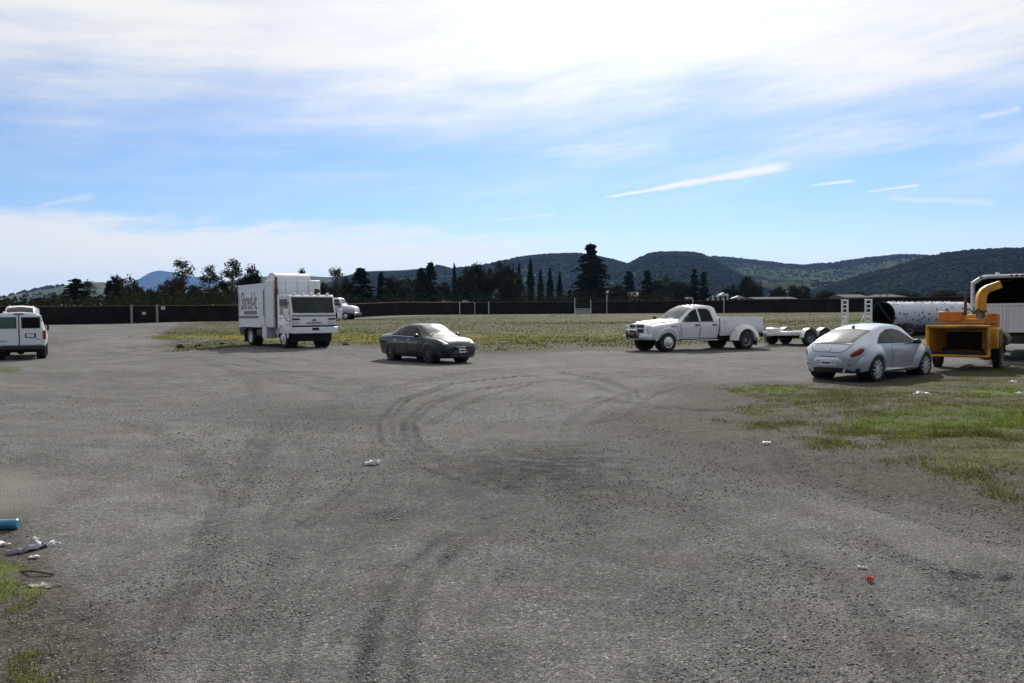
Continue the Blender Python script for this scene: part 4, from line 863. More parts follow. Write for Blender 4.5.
# ================================================================== ground masks in world space
def poly_world(P): return np.array([pg(*p) for p in P])
def inside(poly, X, Y):
    r = np.zeros(X.shape, bool); n = len(poly); j = n - 1
    for i in range(n):
        xi, yi = poly[i]; xj, yj = poly[j]
        c = ((yi > Y) != (yj > Y)) & (X < (xj - xi) * (Y - yi) / (yj - yi + 1e-12) + xi); r ^= c; j = i
    return r
def dist_line(P, X, Y):
    d = np.full(X.shape, 1e9)
    for (x0, y0), (x1, y1) in zip(P[:-1], P[1:]):
        dx, dy = x1 - x0, y1 - y0; L = dx * dx + dy * dy + 1e-12; t = np.clip(((X - x0) * dx + (Y - y0) * dy) / L, 0, 1)
        d = np.minimum(d, np.hypot(X - x0 - t * dx, Y - y0 - t * dy))
    return d
def sdf(poly, X, Y):
    d = dist_line(np.vstack([poly, poly[:1]]), X, Y); return np.where(inside(poly, X, Y), -d, d)
def vnoise(X, Y, s, seed=0):
    """smooth value noise"""
    x, y = X / s, Y / s; xi, yi = np.floor(x).astype(np.int64), np.floor(y).astype(np.int64); fx, fy = x - xi, y - yi
    fx, fy = fx * fx * (3 - 2 * fx), fy * fy * (3 - 2 * fy)
    def h(a, b):
        n = (a * 374761393 + b * 668265263 + seed * 974634777) & 0x7fffffff; n = ((n ^ (n >> 13)) * 1274126177) & 0x7fffffff
        return ((n ^ (n >> 16)) & 0xffff) / 65535.0
    return (h(xi, yi) * (1 - fx) + h(xi + 1, yi) * fx) * (1 - fy) + (h(xi, yi + 1) * (1 - fx) + h(xi + 1, yi + 1) * fx) * fy
def fbm(X, Y, s, o=4, seed=0):
    r = 0; a = .5; t = 0
    for i in range(o): r = r + a * vnoise(X, Y, s / 2 ** i, seed + i); t += a; a *= .55
    return r / t
def sm(e0, e1, x): t = np.clip((x - e0) / (e1 - e0), 0, 1); return t * t * (3 - 2 * t)
# fence line (world)
FENCE = [(-330, 62), (-120, 74), (60, 85), (146, 90), (230, 96), (330, 108), (475, 130), (575, 130), (607, 129), (700, 124), (850, 113), (960, 106), (1100, 98), (1500, 90)]
FW = np.array([XY(*p) for p in FENCE])
# field of grass between the yard and the fence
fd_front = [(166, 38.5), (200, 38.8), (240, 40), (345, 40), (385, 37.5), (478, 35), (560, 34.2), (640, 34.6), (700, 36.5), (760, 38.5), (800, 40.5), (880, 42), (1000, 40), (1300, 36)]
field = np.vstack([np.array([XY(a, b) for a, b in fd_front]), (FW * .93)[::-1][:10], np.array([XY(190, 80), XY(165, 60)])])
lawn = poly_world([(660, 420), (745, 388), (790, 382), (850, 384), (960, 370), (1100, 362), (1400, 370), (1500, 560), (1024, 503), (930, 486), (830, 462), (760, 450), (690, 438)])
lush = poly_world([(860, 428), (880, 416), (940, 409), (1000, 407), (1060, 410), (1060, 432), (1000, 436), (950, 432), (905, 434)])
lush2 = poly_world([(965, 392), (1000, 386), (1100, 384), (1100, 394), (985, 396)])
lush3 = poly_world([(742, 394), (755, 389), (785, 390), (790, 396), (760, 398)])
cornerA = poly_world([(-60, 555), (0, 556), (22, 566), (38, 592), (20, 612), (-60, 616)])
cornerC = poly_world([(-80, 364), (4, 366), (12, 373), (6, 380), (-80, 386)])
cornerB = poly_world([(2, 690), (10, 662), (30, 648), (62, 652), (72, 672), (70, 700)])
pale = poly_world([(-20, 476), (22, 474), (42, 484), (30, 500), (8, 512), (-20, 520)])
left_strip = poly_world([(-60, 500), (18, 512), (60, 545), (66, 600), (90, 640), (96, 700), (-60, 700)])
tracks = [
  ([(640, 372), (520, 376), (450, 384), (405, 398), (384, 420), (388, 440), (410, 458), (450, 474), (500, 486), (560, 488)], .16, .9),
  ([(660, 376), (540, 382), (470, 390), (428, 404), (408, 422), (412, 440), (436, 456), (470, 466)], .16, .8),
  ([(640, 484), (600, 489), (520, 512), (450, 542), (412, 578), (390, 630), (384, 700)], .19, .65),
  ([(660, 492), (600, 510), (545, 540), (505, 590), (480, 650), (470, 700)], .15, .35),
  ([(560, 372), (605, 380), (632, 392), (636, 404), (620, 416), (590, 424)], .16, .8),
  ([(540, 378), (590, 384), (618, 394), (622, 404), (604, 416)], .14, .6),
  ([(300, 368), (200, 352), (120, 345), (40, 338)], .2, .5), ([(330, 378), (220, 362), (110, 352), (60, 350)], .2, .5),
  ([(930, 392), (830, 400), (740, 412), (660, 408), (600, 398)], .2, .9), ([(1024, 402), (900, 408), (800, 418), (720, 424)], .2, .6),
  ([(700, 372), (560, 366), (470, 372), (380, 392), (320, 415), (260, 450), (220, 520)], .18, .4), ([(200, 360), (250, 380), (270, 420), (240, 480), (200, 560)], .18, .35),
  ([(520, 366), (420, 380), (340, 400), (280, 425)], .16, .5), ([(1024, 577), (1000, 577), (965, 576), (955, 574)], .06, 1.0),
  ([(530, 385), (487, 395), (456, 409), (428, 424)], .10, .7), ([(700, 411), (671, 407), (640, 405)], .12, .8), ([(300, 415), (323, 403), (378, 387), (429, 381), (500, 376)], .12, .6),
  ([(290, 425), (315, 410), (372, 393), (425, 386), (490, 380)], .10, .5), ([(554, 508), (519, 532), (499, 551), (470, 620), (452, 690)], .11, .25), ([(585, 505), (548, 535), (530, 560), (505, 620), (495, 690)], .10, .2),
  ([(480, 470), (440, 492), (380, 520), (330, 560), (290, 620), (270, 690)], .11, .25), ([(450, 462), (400, 484), (345, 510), (290, 550), (245, 610), (215, 690)], .11, .2), ([(600, 480), (680, 500), (770, 540), (860, 600), (920, 690)], .11, .4),
  ([(640, 470), (730, 488), (830, 522), (930, 570), (1030, 640)], .11, .35), ([(250, 372), (330, 392), (372, 420), (380, 450), (350, 490), (300, 530)], .11, .45), ([(160, 380), (240, 400), (300, 430), (310, 470), (270, 520)], .11, .35), ([(120, 420), (190, 450), (220, 500), (190, 580), (130, 690)], .11, .35),
  ([(690, 380), (640, 390), (600, 402), (570, 420), (560, 445)], .10, .5), ([(760, 376), (690, 384), (650, 396), (630, 412)], .10, .5), ([(560, 500), (580, 540), (620, 600), (650, 690)], .16, .35), ([(760, 440), (790, 470), (860, 500), (1000, 540)], .2, .35)]
tracks = [(np.array([pg(*p) for p in P]), w, a) for P, w, a in tracks]
blots = [((548, 464), 1.5, .7), ((415, 492), .8, .35), ((330, 410), 1.6, .35), ((600, 560), .8, .25)]
def masks(X, Y):
    n1, n2, n3 = fbm(X, Y, 3.0, 4, 1), fbm(X, Y, 1.0, 3, 9), fbm(X, Y, 12, 3, 17)
    sf = sdf(field, X, Y); fdm = sm(2.5, -2.5, sf + (n1 - .5) * 7 + (n2 - .5) * 2) * np.maximum(.42 + .58 * sm(1.0, -8.0, sf + (n1 - .5) * 6), sm(-8, -13, X) * .95)
    path = sm(5.0, 8.0, dist_line(FW, X, Y) + (n3 - .5) * 4)
    fdm = fdm * (.35 + .65 * path)
    n5 = fbm(X, Y, .45, 3, 61); lw = sm(1.0, -1.5, sdf(lawn, X, Y) + (n1 - .5) * 3.6) * np.clip(.62 + 1.5 * (n2 - .47) + 1.0 * (n1 - .5) + 2.2 * (n5 - .48), 0, 1) * (.30 + .70 * sm(2.6, 5.0, X))
    ls = np.maximum.reduce([sm(.5, -.5, sdf(p, X, Y) + (n2 - .5) * 2.2 + (n1 - .5) * 1.6) for p in (lush, lush2, lush3)]) * sm(.30, .62, n2 * .4 + n5 * .6 + .08)
    n4 = fbm(X, Y, .35, 3, 91); co = sm(.30, .58, n4 + .06) * np.maximum(sm(.4, -.4, sdf(cornerC, X, Y) + (n2 - .5) * 1.2), 1.0 * np.maximum(sm(.15, -.2, sdf(cornerA, X, Y) + (n2 - .5) * .5 + (n4 - .5) * .6), sm(.15, -.15, sdf(cornerB, X, Y) + (n2 - .5) * .4 + (n4 - .5) * .6)))
    grass = np.clip(np.maximum.reduce([fdm * .9, lw * .95, ls, co]), 0, 1)
    dirt = np.maximum(sm(3.0, -1.0, sdf(lawn, X, Y) + (n1 - .5) * 3), .9 * sm(.5, -.3, sdf(left_strip, X, Y) + (n1 - .5) * 1.0))
    dirt = np.maximum(dirt, sm(2.5, -1, sdf(field, X, Y)) * .8)
    tr = np.zeros_like(X)
    for P, w, a in tracks:
        d = dist_line(P, X, Y)
        for off in (0,): tr = np.maximum(tr, a * (np.exp(-((d - w * .55) / (w * .45)) ** 2)) * (.25 + 1.2 * n2))
        tr = tr - .30 * a * np.exp(-((d - w * 2.0) / (w * .9)) ** 2) * (.4 + 1.1 * n2)
    for (px, py), r_, a in blots:
        x, y = pg(px, py); d = np.hypot((X - x), (Y - y) * .6); tr = np.maximum(tr, a * np.exp(-(d / r_) ** 2) * (.3 + 1.2 * n1))
    pl = sm(.4, -.3, sdf(pale, X, Y) + (n2 - .5) * .8)
    # worn pale patches in the lot, far left
    for (px, Yd), r_ in (((150, 47), 5), ((110, 40), 3.5), ((200, 52), 5)):
        x, y = XY(px, Yd); pl = np.maximum(pl, .6 * np.exp(-(((X - x) / r_) ** 2 + ((Y - y) / r_ * 1.1) ** 2)) * sm(.4, .6, n1))
    # gravel track beside the fence
    yl = fdm * sm(.50, .68, fbm(X * .4, Y * 1.8, 9, 4, 31)) * sm(40, 47, Y + 1.5 * (n1 - .5)) * sm(66, 52, Y) * sm(14, -8, X)
    return grass, dirt, tr, pl, yl, np.maximum(ls, co * .8)
# ================================================================== ground sheet
def build_ground():
    rad = [0.0]; r = 1.2
    while r < 10500: rad.append(r); r *= 1.016 if r < 150 else 1.05
    rad = np.array(rad[1:] + [10500]); an = np.concatenate([np.arange(-40, 40.01, .22), np.arange(43, 318, 3.0)]); an = np.radians(an)
    RR, AA = np.meshgrid(rad, an, indexing='ij'); X, Y = RR * np.sin(AA), RR * np.cos(AA)
    Z = gz_np(X, Y); g, d, t, p, yl, l = masks(X, Y)
    near = RR < 60
    Z = Z + np.where(near, (fbm(X, Y, 2.2, 4, 5) - .5) * .05 * np.minimum(1, RR / 6) + (fbm(X, Y, .5, 2, 51) - .5) * .012 - np.clip(t, -.3, 1) * .018 + (d * (fbm(X, Y, .7, 3, 77) - .5) * .06), 0) + g * .02
    Z = Z - .0
    nr, na = X.shape; V = np.stack([X, Y, Z], -1).reshape(-1, 3)
    i, j = np.meshgrid(np.arange(nr - 1), np.arange(na), indexing='ij'); j2 = (j + 1) % na
    Fq = np.stack([i * na + j, i * na + j2, (i + 1) * na + j2, (i + 1) * na + j], -1).reshape(-1, 4)
    V = np.vstack([V, [[0, 0, float(Z[0].mean())]]]); c = len(V) - 1
    # inner disc closes the hole under the camera with a ring of thin quads
    Fi = np.stack([np.full(na, c), np.arange(na), (np.arange(na) + 1) % na, np.full(na, c)], -1)
    o = mesh_np('ground', V, Fq, None, None, True)
    me = o.data
    bm = bmesh.new(); bm.from_mesh(me); bm.verts.ensure_lookup_table()
    for k in range(na):
        try: bm.faces.new((bm.verts[c], bm.verts[(k + 1) % na], bm.verts[k])).smooth = True
        except ValueError: pass
    bmesh.ops.recalc_face_normals(bm, faces=bm.faces)
    bm.to_mesh(me); bm.free()
    if sum(p_.normal.z for p_ in list(me.polygons)[:200]) < 0: me.flip_normals()
    def attr(nm, a, b, c_, d_):
        at = me.color_attributes.new(nm, 'FLOAT_COLOR', 'POINT'); q = np.stack([a, b, c_, d_], -1).reshape(-1, 4); q = np.vstack([q, q[:1]]); at.data.foreach_set('color', q.astype(np.float32).ravel())
    attr('cover', g, d, np.clip(t, -1, 1) * .5 + .5, p); attr('plants', yl, l, g * 0, g * 0 + 1)
    tag(o, kind='structure', label='grey gravel yard with tyre tracks running into grassy field')
    return o
class NT:
    def __init__(s, nt): s.nt = nt
    def n(s, t, **k):
        x = s.nt.nodes.new(t)
        for a, b in k.items(): setattr(x, a, b)
        return x
    def inp(s, sock, v):
        if hasattr(v, 'is_output') or isinstance(v, bpy.types.NodeSocket): s.nt.links.new(v, sock)
        else: sock.default_value = v
    def m(s, op, a, b=0.0, c=0.0, clamp=False):
        x = s.n('ShaderNodeMath', operation=op, use_clamp=clamp); s.inp(x.inputs[0], a); s.inp(x.inputs[1], b)
        if op in ('MULTIPLY_ADD', 'SMOOTH_MIN', 'COMPARE'): s.inp(x.inputs[2], c)
        return x.outputs[0]
    def ss(s, v, a, b, lo=0.0, hi=1.0):
        x = s.n('ShaderNodeMapRange', interpolation_type='SMOOTHSTEP'); s.inp(x.inputs[0], v); s.inp(x.inputs[1], a); s.inp(x.inputs[2], b); s.inp(x.inputs[3], lo); s.inp(x.inputs[4], hi); return x.outputs[0]
    def lin(s, v, a, b, lo=0.0, hi=1.0):
        x = s.n('ShaderNodeMapRange'); s.inp(x.inputs[0], v); s.inp(x.inputs[1], a); s.inp(x.inputs[2], b); s.inp(x.inputs[3], lo); s.inp(x.inputs[4], hi); return x.outputs[0]
    def mix(s, f, a, b, mode='MIX'):
        x = s.n('ShaderNodeMix', data_type='RGBA', blend_type=mode); s.inp(x.inputs[0], f)
        for k, v in ((6, a), (7, b)): s.inp(x.inputs[k], (*v, 1) if isinstance(v, tuple) and len(v) == 3 else v)
        return x.outputs[2]
    def noise(s, vec, sc_, det=5, ro=.6):
        x = s.n('ShaderNodeTexNoise'); s.inp(x.inputs['Vector'], vec); x.inputs['Scale'].default_value = sc_; x.inputs['Detail'].default_value = det; x.inputs['Roughness'].default_value = ro; return x.outputs['Fac']
    def voro(s, vec, sc_, out='Color'):
        x = s.n('ShaderNodeTexVoronoi'); s.inp(x.inputs['Vector'], vec); x.inputs['Scale'].default_value = sc_; return x.outputs[out]
    def sep(s, v, kind='Color'):
        x = s.n('ShaderNodeSeparateColor' if kind == 'Color' else 'ShaderNodeSeparateXYZ'); s.inp(x.inputs[0], v); return x.outputs
    def xyz(s, a, b, c):
        x = s.n('ShaderNodeCombineXYZ'); s.inp(x.inputs[0], a); s.inp(x.inputs[1], b); s.inp(x.inputs[2], c); return x.outputs[0]
def ground_material():
    m = bpy.data.materials.new('gravel_ground'); m.use_nodes = True; nt = m.node_tree; b = nt.nodes['Principled BSDF']; k = NT(nt)
    P = k.n('ShaderNodeNewGeometry').outputs['Position']
    c1 = k.n('ShaderNodeVertexColor', layer_name='cover'); c2 = k.n('ShaderNodeVertexColor', layer_name='plants')
    g, d, t = k.sep(c1.outputs['Color'])[:3]; pl = c1.outputs['Alpha']; yl, lu = k.sep(c2.outputs['Color'])[:2]
    stone = k.sep(k.voro(P, 62))[0]; stone2 = k.sep(k.voro(P, 120))[1]; big = k.noise(P, .35, 5); mid = k.noise(P, 2.2, 6, .7); fine = k.noise(P, 9, 6, .75)
    vv = k.m('ADD', k.m('MULTIPLY', stone, .5), k.m('MULTIPLY', stone2, .5))
    grav = k.mix(k.ss(vv, .1, .95), (.046, .0455, .046), (.182, .180, .180))
    grav = k.mix(k.m('MULTIPLY', k.ss(k.sep(k.voro(P, 90))[2], .955, .975), .8), grav, (.36, .355, .34))
    grav = k.mix(k.ss(fine, .3, .75, 0, .55), grav, (.135, .130, .125))
    tone = k.m('MULTIPLY', k.m('MULTIPLY', k.ss(big, .3, .7, .80, 1.2), k.ss(mid, .3, .7, .80, 1.18)), k.ss(k.noise(P, 26, 5, .75), .3, .7, .78, 1.20))
    grav = k.mix(1.0, grav, k.xyz(tone, tone, tone), 'MULTIPLY')
    grav = k.mix(k.ss(k.noise(P, .8, 6), .50, .74, 0, .5), grav, (.120, .102, .084))
    earth = k.mix(k.ss(fine, .3, .7), (.032, .027, .022), (.092, .080, .066))
    earth = k.mix(k.m('MULTIPLY', k.ss(stone, .7, .95), .5), earth, (.17, .16, .15))
    dm = k.ss(k.m('ADD', d, k.m('MULTIPLY', k.m('SUBTRACT', mid, .5), .9)), .25, .75)
    col = k.mix(dm, grav, earth)
    tr = k.m('MULTIPLY', k.m('MULTIPLY', k.m('SUBTRACT', t, .5), 2.0), k.ss(k.noise(P, 5.5, 5, .7), .28, .6, .35, 1.15))
    dk = k.lin(tr, -1, 1, 1.9, .14); col = k.mix(1.0, col, k.xyz(dk, dk, k.m('MULTIPLY', dk, 1.0)), 'MULTIPLY')
    col = k.mix(k.m('MULTIPLY', pl, .75), col, k.mix(fine, (.17, .15, .13), (.27, .25, .23)))
    gr = k.mix(k.ss(k.noise(P, 3.5, 6, .7), .35, .68), (.034, .043, .014), (.108, .110, .038))
    gr = k.mix(k.ss(k.noise(P, .5, 5), .42, .7, 0, .65), gr, (.115, .10, .06))
    gr = k.mix(k.m('MULTIPLY', lu, .8), gr, (.085, .125, .018))
    gr = k.mix(k.m('MULTIPLY', yl, k.ss(k.noise(P, 2.5, 6, .7), .35, .6)), gr, (.26, .235, .03))
    band = k.ss(k.noise(k.xyz(k.m('MULTIPLY', k.sep(P, 'v')[0], .05), k.m('MULTIPLY', k.sep(P, 'v')[1], .34), 0.0), 1.0, 5, .6), .34, .66, .62, 1.12); gr = k.mix(1.0, gr, k.xyz(band, k.m('MULTIPLY', band, .985), band), 'MULTIPLY')
    gm = k.ss(k.m('ADD', g, k.m('MULTIPLY', k.m('SUBTRACT', k.noise(P, 5, 6, .7), .5), 1.1)), .30, .62)
    col = k.mix(gm, col, gr)
    nt.links.new(col, b.inputs['Base Color']); b.inputs['Roughness'].default_value = .95; b.inputs['Specular IOR Level'].default_value = .15
    h = k.m('ADD', k.m('MULTIPLY', k.voro(P, 62, 'Distance'), -.7), k.m('ADD', k.m('MULTIPLY', k.voro(P, 120, 'Distance'), -.4), k.m('MULTIPLY', fine, .6)))
    bp = k.n('ShaderNodeBump'); bp.inputs['Strength'].default_value = .75; bp.inputs['Distance'].default_value = .016; nt.links.new(h, bp.inputs['Height']); nt.links.new(bp.outputs[0], b.inputs['Normal'])
    return m
gnd = build_ground(); gnd.data.materials.append(ground_material())
# ------------------------------------------------------------------ loose stones (stuff)
def stone_mat():
    m = bpy.data.materials.new('loose_gravel'); m.use_nodes = True; nt = m.node_tree; b = nt.nodes['Principled BSDF']; k = NT(nt)
    P = k.n('ShaderNodeNewGeometry'); v = P.outputs['Random Per Island']
    c = k.mix(k.ss(v, .0, .9), (.085, .084, .083), (.30, .296, .29)); c = k.mix(k.ss(v, .955, .975, 0, .8), c, (.42, .41, .39))
    nt.links.new(c, b.inputs['Base Color']); b.inputs['Roughness'].default_value = .9; b.inputs['Specular IOR Level'].default_value = .2
    return m
def scatter_stones(n, name, r0, r1, s0, s1, a=36):
    u = rng.random(n); rr = r0 * (r1 / r0) ** u; an = np.radians(rng.uniform(-a, a, n)); X, Y = rr * np.sin(an), rr * np.cos(an)
    g, d, t, p, yl, l = masks(X, Y); keep = rng.random(n) > np.maximum(g * .7, np.maximum(t, 0) * .5); X, Y = X[keep], Y[keep]; n = len(X)
    s = s0 + (s1 - s0) * rng.random(n) ** 2.5; s *= np.clip(np.hypot(X, Y) / 6, .8, 1.15)
    base = np.array([[1, 0, 0], [-1, 0, 0], [0, 1, 0], [0, -1, 0], [0, 0, 1], [0, 0, -1]], float); tri = np.array([[0, 2, 4], [2, 1, 4], [1, 3, 4], [3, 0, 4], [2, 0, 5], [1, 2, 5], [3, 1, 5], [0, 3, 5]])
    V = base[None] * s[:, None, None] * rng.uniform(.6, 1.25, (n, 6, 1)) * np.array([1, 1, .42]); V = V + rng.normal(0, .10, (n, 6, 3)) * np.array([1, 1, .5]) * s[:, None, None]
    th = rng.uniform(0, 2 * np.pi, n); cs, sn = np.cos(th)[:, None], np.sin(th)[:, None]
    V = np.stack([V[..., 0] * cs - V[..., 1] * sn, V[..., 0] * sn + V[..., 1] * cs, V[..., 2]], -1)
    V = V + np.stack([X, Y, gz_np(X, Y) + s * .10], -1)[:, None]
    Fc = tri[None] + (np.arange(n) * 6)[:, None, None]
    o = mesh_np(name, V.reshape(-1, 3), Fc.reshape(-1, 3), SM); tag(o, 'loose grey gravel stones scattered over the yard', None, None, 'stuff'); return o
SM = stone_mat()
scatter_stones(95000, 'gravel', 3.0, 24, .0032, .0135)
# ------------------------------------------------------------------ grass (stuff)
def leafmat(name, c0, c1, c2=None, sc_=2.0, trans=.25):
    m = bpy.data.materials.new(name); m.use_nodes = True; nt = m.node_tree; b = nt.nodes['Principled BSDF']; k = NT(nt)
    gm = k.n('ShaderNodeNewGeometry'); v = gm.outputs['Random Per Island']; P = gm.outputs['Position']
    c = k.mix(k.ss(k.noise(P, sc_, 4), .35, .65), c0, c1); c = k.mix(k.ss(v, .2, 1.0, 0, .6), c, c2 or c1)
    nt.links.new(c, b.inputs['Base Color']); b.inputs['Roughness'].default_value = 1; b.inputs['Specular IOR Level'].default_value = .02
    if trans:
        tb = k.n('ShaderNodeBsdfTranslucent'); nt.links.new(c, tb.inputs['Color']); ms = k.n('ShaderNodeMixShader'); ms.inputs[0].default_value = trans
        nt.links.new(b.outputs[0], ms.inputs[1]); nt.links.new(tb.outputs[0], ms.inputs[2]); nt.links.new(ms.outputs[0], nt.nodes['Material Output'].inputs['Surface'])
    return m
def blades(name, X, Y, h, w, m, label, nb=5, spread=.05):
    n = len(X); X = np.repeat(X, nb) + rng.normal(0, spread, n * nb); Y = np.repeat(Y, nb) + rng.normal(0, spread, n * nb); n *= nb
    hh = np.repeat(h, nb) * rng.uniform(.5, 1.15, n); th = rng.uniform(0, 2 * np.pi, n); Z = gz_np(X, Y) + .005
    ww = w * rng.uniform(.6, 1.3, n) * np.repeat(h / np.mean(h), nb) ** .3
    dx, dy = np.cos(th) * ww, np.sin(th) * ww; lx, ly = rng.normal(0, .45, n) * hh, rng.normal(0, .45, n) * hh
    V = np.stack([np.stack([X - dx, Y - dy, Z], -1), np.stack([X + dx, Y + dy, Z], -1), np.stack([X + lx * .5 + dx * .7, Y + ly * .5 + dy * .7, Z + hh * .65], -1), np.stack([X + lx, Y + ly, Z + hh], -1)], 1)
    Fc = np.arange(n * 4).reshape(n, 4)[:, [0, 1, 2, 3]]
    o = mesh_np(name, V.reshape(-1, 3), Fc, m); tag(o, label, None, None, 'stuff'); return o
def sample(n, r0, r1, a0, a1, keyf):
    rr = r0 * (r1 / r0) ** rng.random(n); an = np.radians(rng.uniform(a0, a1, n)); X, Y = rr * np.sin(an), rr * np.cos(an); mk = masks(X, Y); kk = keyf(*mk, X, Y) > rng.random(n); return X[kk], Y[kk]
MC = leafmat('corner_grass', (.07, .085, .020), (.13, .13, .04), (.20, .17, .08), 12, .35)
MG = leafmat('lush_grass', (.085, .125, .014), (.14, .19, .028), (.19, .22, .05), 3, .4)
MD = leafmat('weedy_grass', (.075, .092, .022), (.13, .13, .042), (.20, .17, .09), 2, .35)
MF = leafmat('field_grass', (.055, .062, .019), (.105, .107, .035), (.16, .145, .075), .3, .35)
MY = leafmat('mustard_flowers', (.26, .23, .03), (.34, .31, .04), None, 1)
X, Y = sample(24000, 8, 34, 4, 40, lambda g, d, t, p, yl, l, X, Y: l)
blades('grass', X, Y, rng.uniform(.02, .075, len(X)), .006, MG, 'lush green grass patch beside the dirt tracks', 6, .05)
X, Y = sample(110000, 6, 34, 6, 40, lambda g, d, t, p, yl, l, X, Y: sm(.2, .7, g) * (1 - l * .7) * (X > 1) * (Y < 30) * .7)
blades('weeds', X, Y, rng.uniform(.010, .045, len(X)), .006, MD, 'thin dry weeds on bare dirt', 5, .07)
X, Y = sample(9000, 2.2, 7.5, -42, -24, lambda g, d, t, p, yl, l, X, Y: sm(.2, .6, g))
blades('grass', X, Y, rng.uniform(.010, .045, len(X)), .0032, MC, 'short grass tufts at the near left corner', 4, .02)
X, Y = sample(60000, 33, 125, -30, 44, lambda g, d, t, p, yl, l, X, Y: sm(.3, .7, g) * .8)
blades('grass', X, Y, rng.uniform(.02, .09, len(X)), .035, MF, 'rough green and straw grass of the wide field', 3, .25)
X, Y = sample(60000, 35, 110, -28, 20, lambda g, d, t, p, yl, l, X, Y: yl * .5)
blades('wildflowers', X, Y, rng.uniform(.04, .13, len(X)), .03, MY, 'yellow wildflowers in streaks across the field', 3, .25)
# dry shrubby tuft inside the lawn
tx, ty = pg(968, 437); n = 90
blades('dry_tuft', tx + rng.normal(0, .22, n), ty + rng.normal(0, .16, n), rng.uniform(.05, .15, n), .008, MD, 'darker scrubby weed tuft in the right lawn', 4, .04)
# ================================================================== fence
def build_fence():
    t = thing('screened_fence', 'long low chain-link fence covered with dark screen behind the field', 'fence', (0, 0, 0))
    H = 2.0; gate = None
    pxs = []
    for (p0, _), (p1, _) in zip(FENCE[:-1], FENCE[1:]):
        nseg = max(1, int((p1 - p0) / 60))
        for i in range(nseg): pxs.append(p0 + (p1 - p0) * i / nseg)
    pxs.append(FENCE[-1][0])
    fy = lambda px: float(np.interp(px, [p for p, _ in FENCE], [y for _, y in FENCE]))
    for a, b in zip(pxs[:-1], pxs[1:]):
        if 570 < (a + b) / 2 < 592 and False: continue
        A, Bp = G(a, fy(a)), G(b, fy(b))
        if a < 575 < b or (575 <= a < 591 and b > 591): pass
        # the gateway between the two steel posts stays open
        spans = [(a, b)]
        if a < 591 and b > 575: spans = [s_ for s_ in ((a, min(b, 575)), (max(a, 591), b)) if s_[1] - s_[0] > 1]
        for a_, b_ in spans:
            n = max(4, int((b_ - a_) / 4)); g = []
            for i in range(n + 1):
                q = a_ + (b_ - a_) * i / n; P = G(q, fy(q)); w = .05 * math.sin(i * 1.7 + a_)
                sag = .03 * math.sin(i * 2.3) ; g.append([(P.x, P.y + w * k * (1 - k) * 4, P.z + .03 + (H - .03 + sag) * k) for k in (0, .3, .65, 1)])
            MB().grid(g).build('screen_panel', MT['fence'], t)
            P0, P1 = G(a_, fy(a_)), G(b_, fy(b_)); MB().tube([P0 + Vector((0, -.04, H)), P1 + Vector((0, -.04, H))], .035, 6).build('top_rail', MT['rust'], t)
    for px, r_, h_, m in [(132, .14, 2.15, 'concrete'), (157.5, .14, 2.15, 'concrete'), (460, .08, 2.1, 'alu'), (475, .06, 2.0, 'alu'), (489, .08, 2.1, 'alu'), (575, .07, 2.6, 'alu'), (591, .07, 2.3, 'alu'), (607, .06, 3.0, 'alu'), (693, .06, 2.3, 'alu'), (724, .08, 2.4, 'alu')]:
        P = G(px, fy(px) - .25); MB().cyl(P + Vector((0, 0, -.1)), P + Vector((0, 0, h_)), r_, r_ * .9, 10).build('post', MT[m], t)
    g = thing('mesh_gate', 'pale see-through mesh gate in the gap of the dark fence under the tallest conifer', 'gate', (0, 0, 0))
    A, Bp = G(575.5, fy(575)), G(590.5, fy(591)); f = MB()
    f.tube([A + Vector((0, 0, .1)), A + Vector((0, 0, .85)), Bp + Vector((0, 0, .85)), Bp + Vector((0, 0, .1)), A + Vector((0, 0, .1))], .03, 6); f.build('gate_frame', MT['alu'], g)
    w = MB()
    for i in range(1, 30):
        p = A.lerp(Bp, i / 30); w.cyl(p + Vector((0, 0, .1)), p + Vector((0, 0, .75)), .016, n=4)
    for i in range(1, 7): w.cyl(A + Vector((0, 0, .1 * i)), Bp + Vector((0, 0, .1 * i)), .012, n=4)
    w.build('gate_bars', MT['alu'], g)
    P = G(607.5, 132); l = thing('lamp_pole', 'thin pole with a round white lamp beside the tallest conifer', 'lamp post', P)
    MB().cyl((0, 0, 0), (0, 0, 3.5), .05, .04, 8).build('pole', MT['steel'], l); MB().ell((0, 0, 3.6), (.24, .24, .22)).build('lamp', MT['wallwhite'], l)
build_fence()
# ================================================================== trees
LEAF = [leafmat('conifer_leaves', (.010, .018, .009), (.024, .034, .016), (.034, .040, .02), .5, .1), leafmat('cypress_leaves', (.010, .018, .010), (.022, .034, .017), (.035, .045, .022), .5, .1),
        leafmat('eucalyptus_leaves', (.035, .045, .026), (.065, .075, .045), (.085, .085, .055), .4, .2), leafmat('oak_leaves', (.013, .018, .009), (.030, .036, .016), (.042, .042, .022), .5, .15),
        leafmat('reddish_leaves', (.045, .028, .020), (.085, .05, .035), (.10, .065, .045), .5, .15)]
def leaf_cloud(Cn, size, m, name):
    n = len(Cn); a = rng.normal(size=(n, 3)); a /= np.linalg.norm(a, axis=1)[:, None]; b = np.cross(a, rng.normal(size=(n, 3))); b /= np.linalg.norm(b, axis=1)[:, None]
    s = (size * rng.uniform(.55, 1.35, n))[:, None]; V = np.stack([Cn - a * s, Cn - b * s * .6, Cn + a * s, Cn + b * s * .6], 1).reshape(-1, 3)
    return mesh_np(name, V, np.arange(n * 4).reshape(n, 4), m)
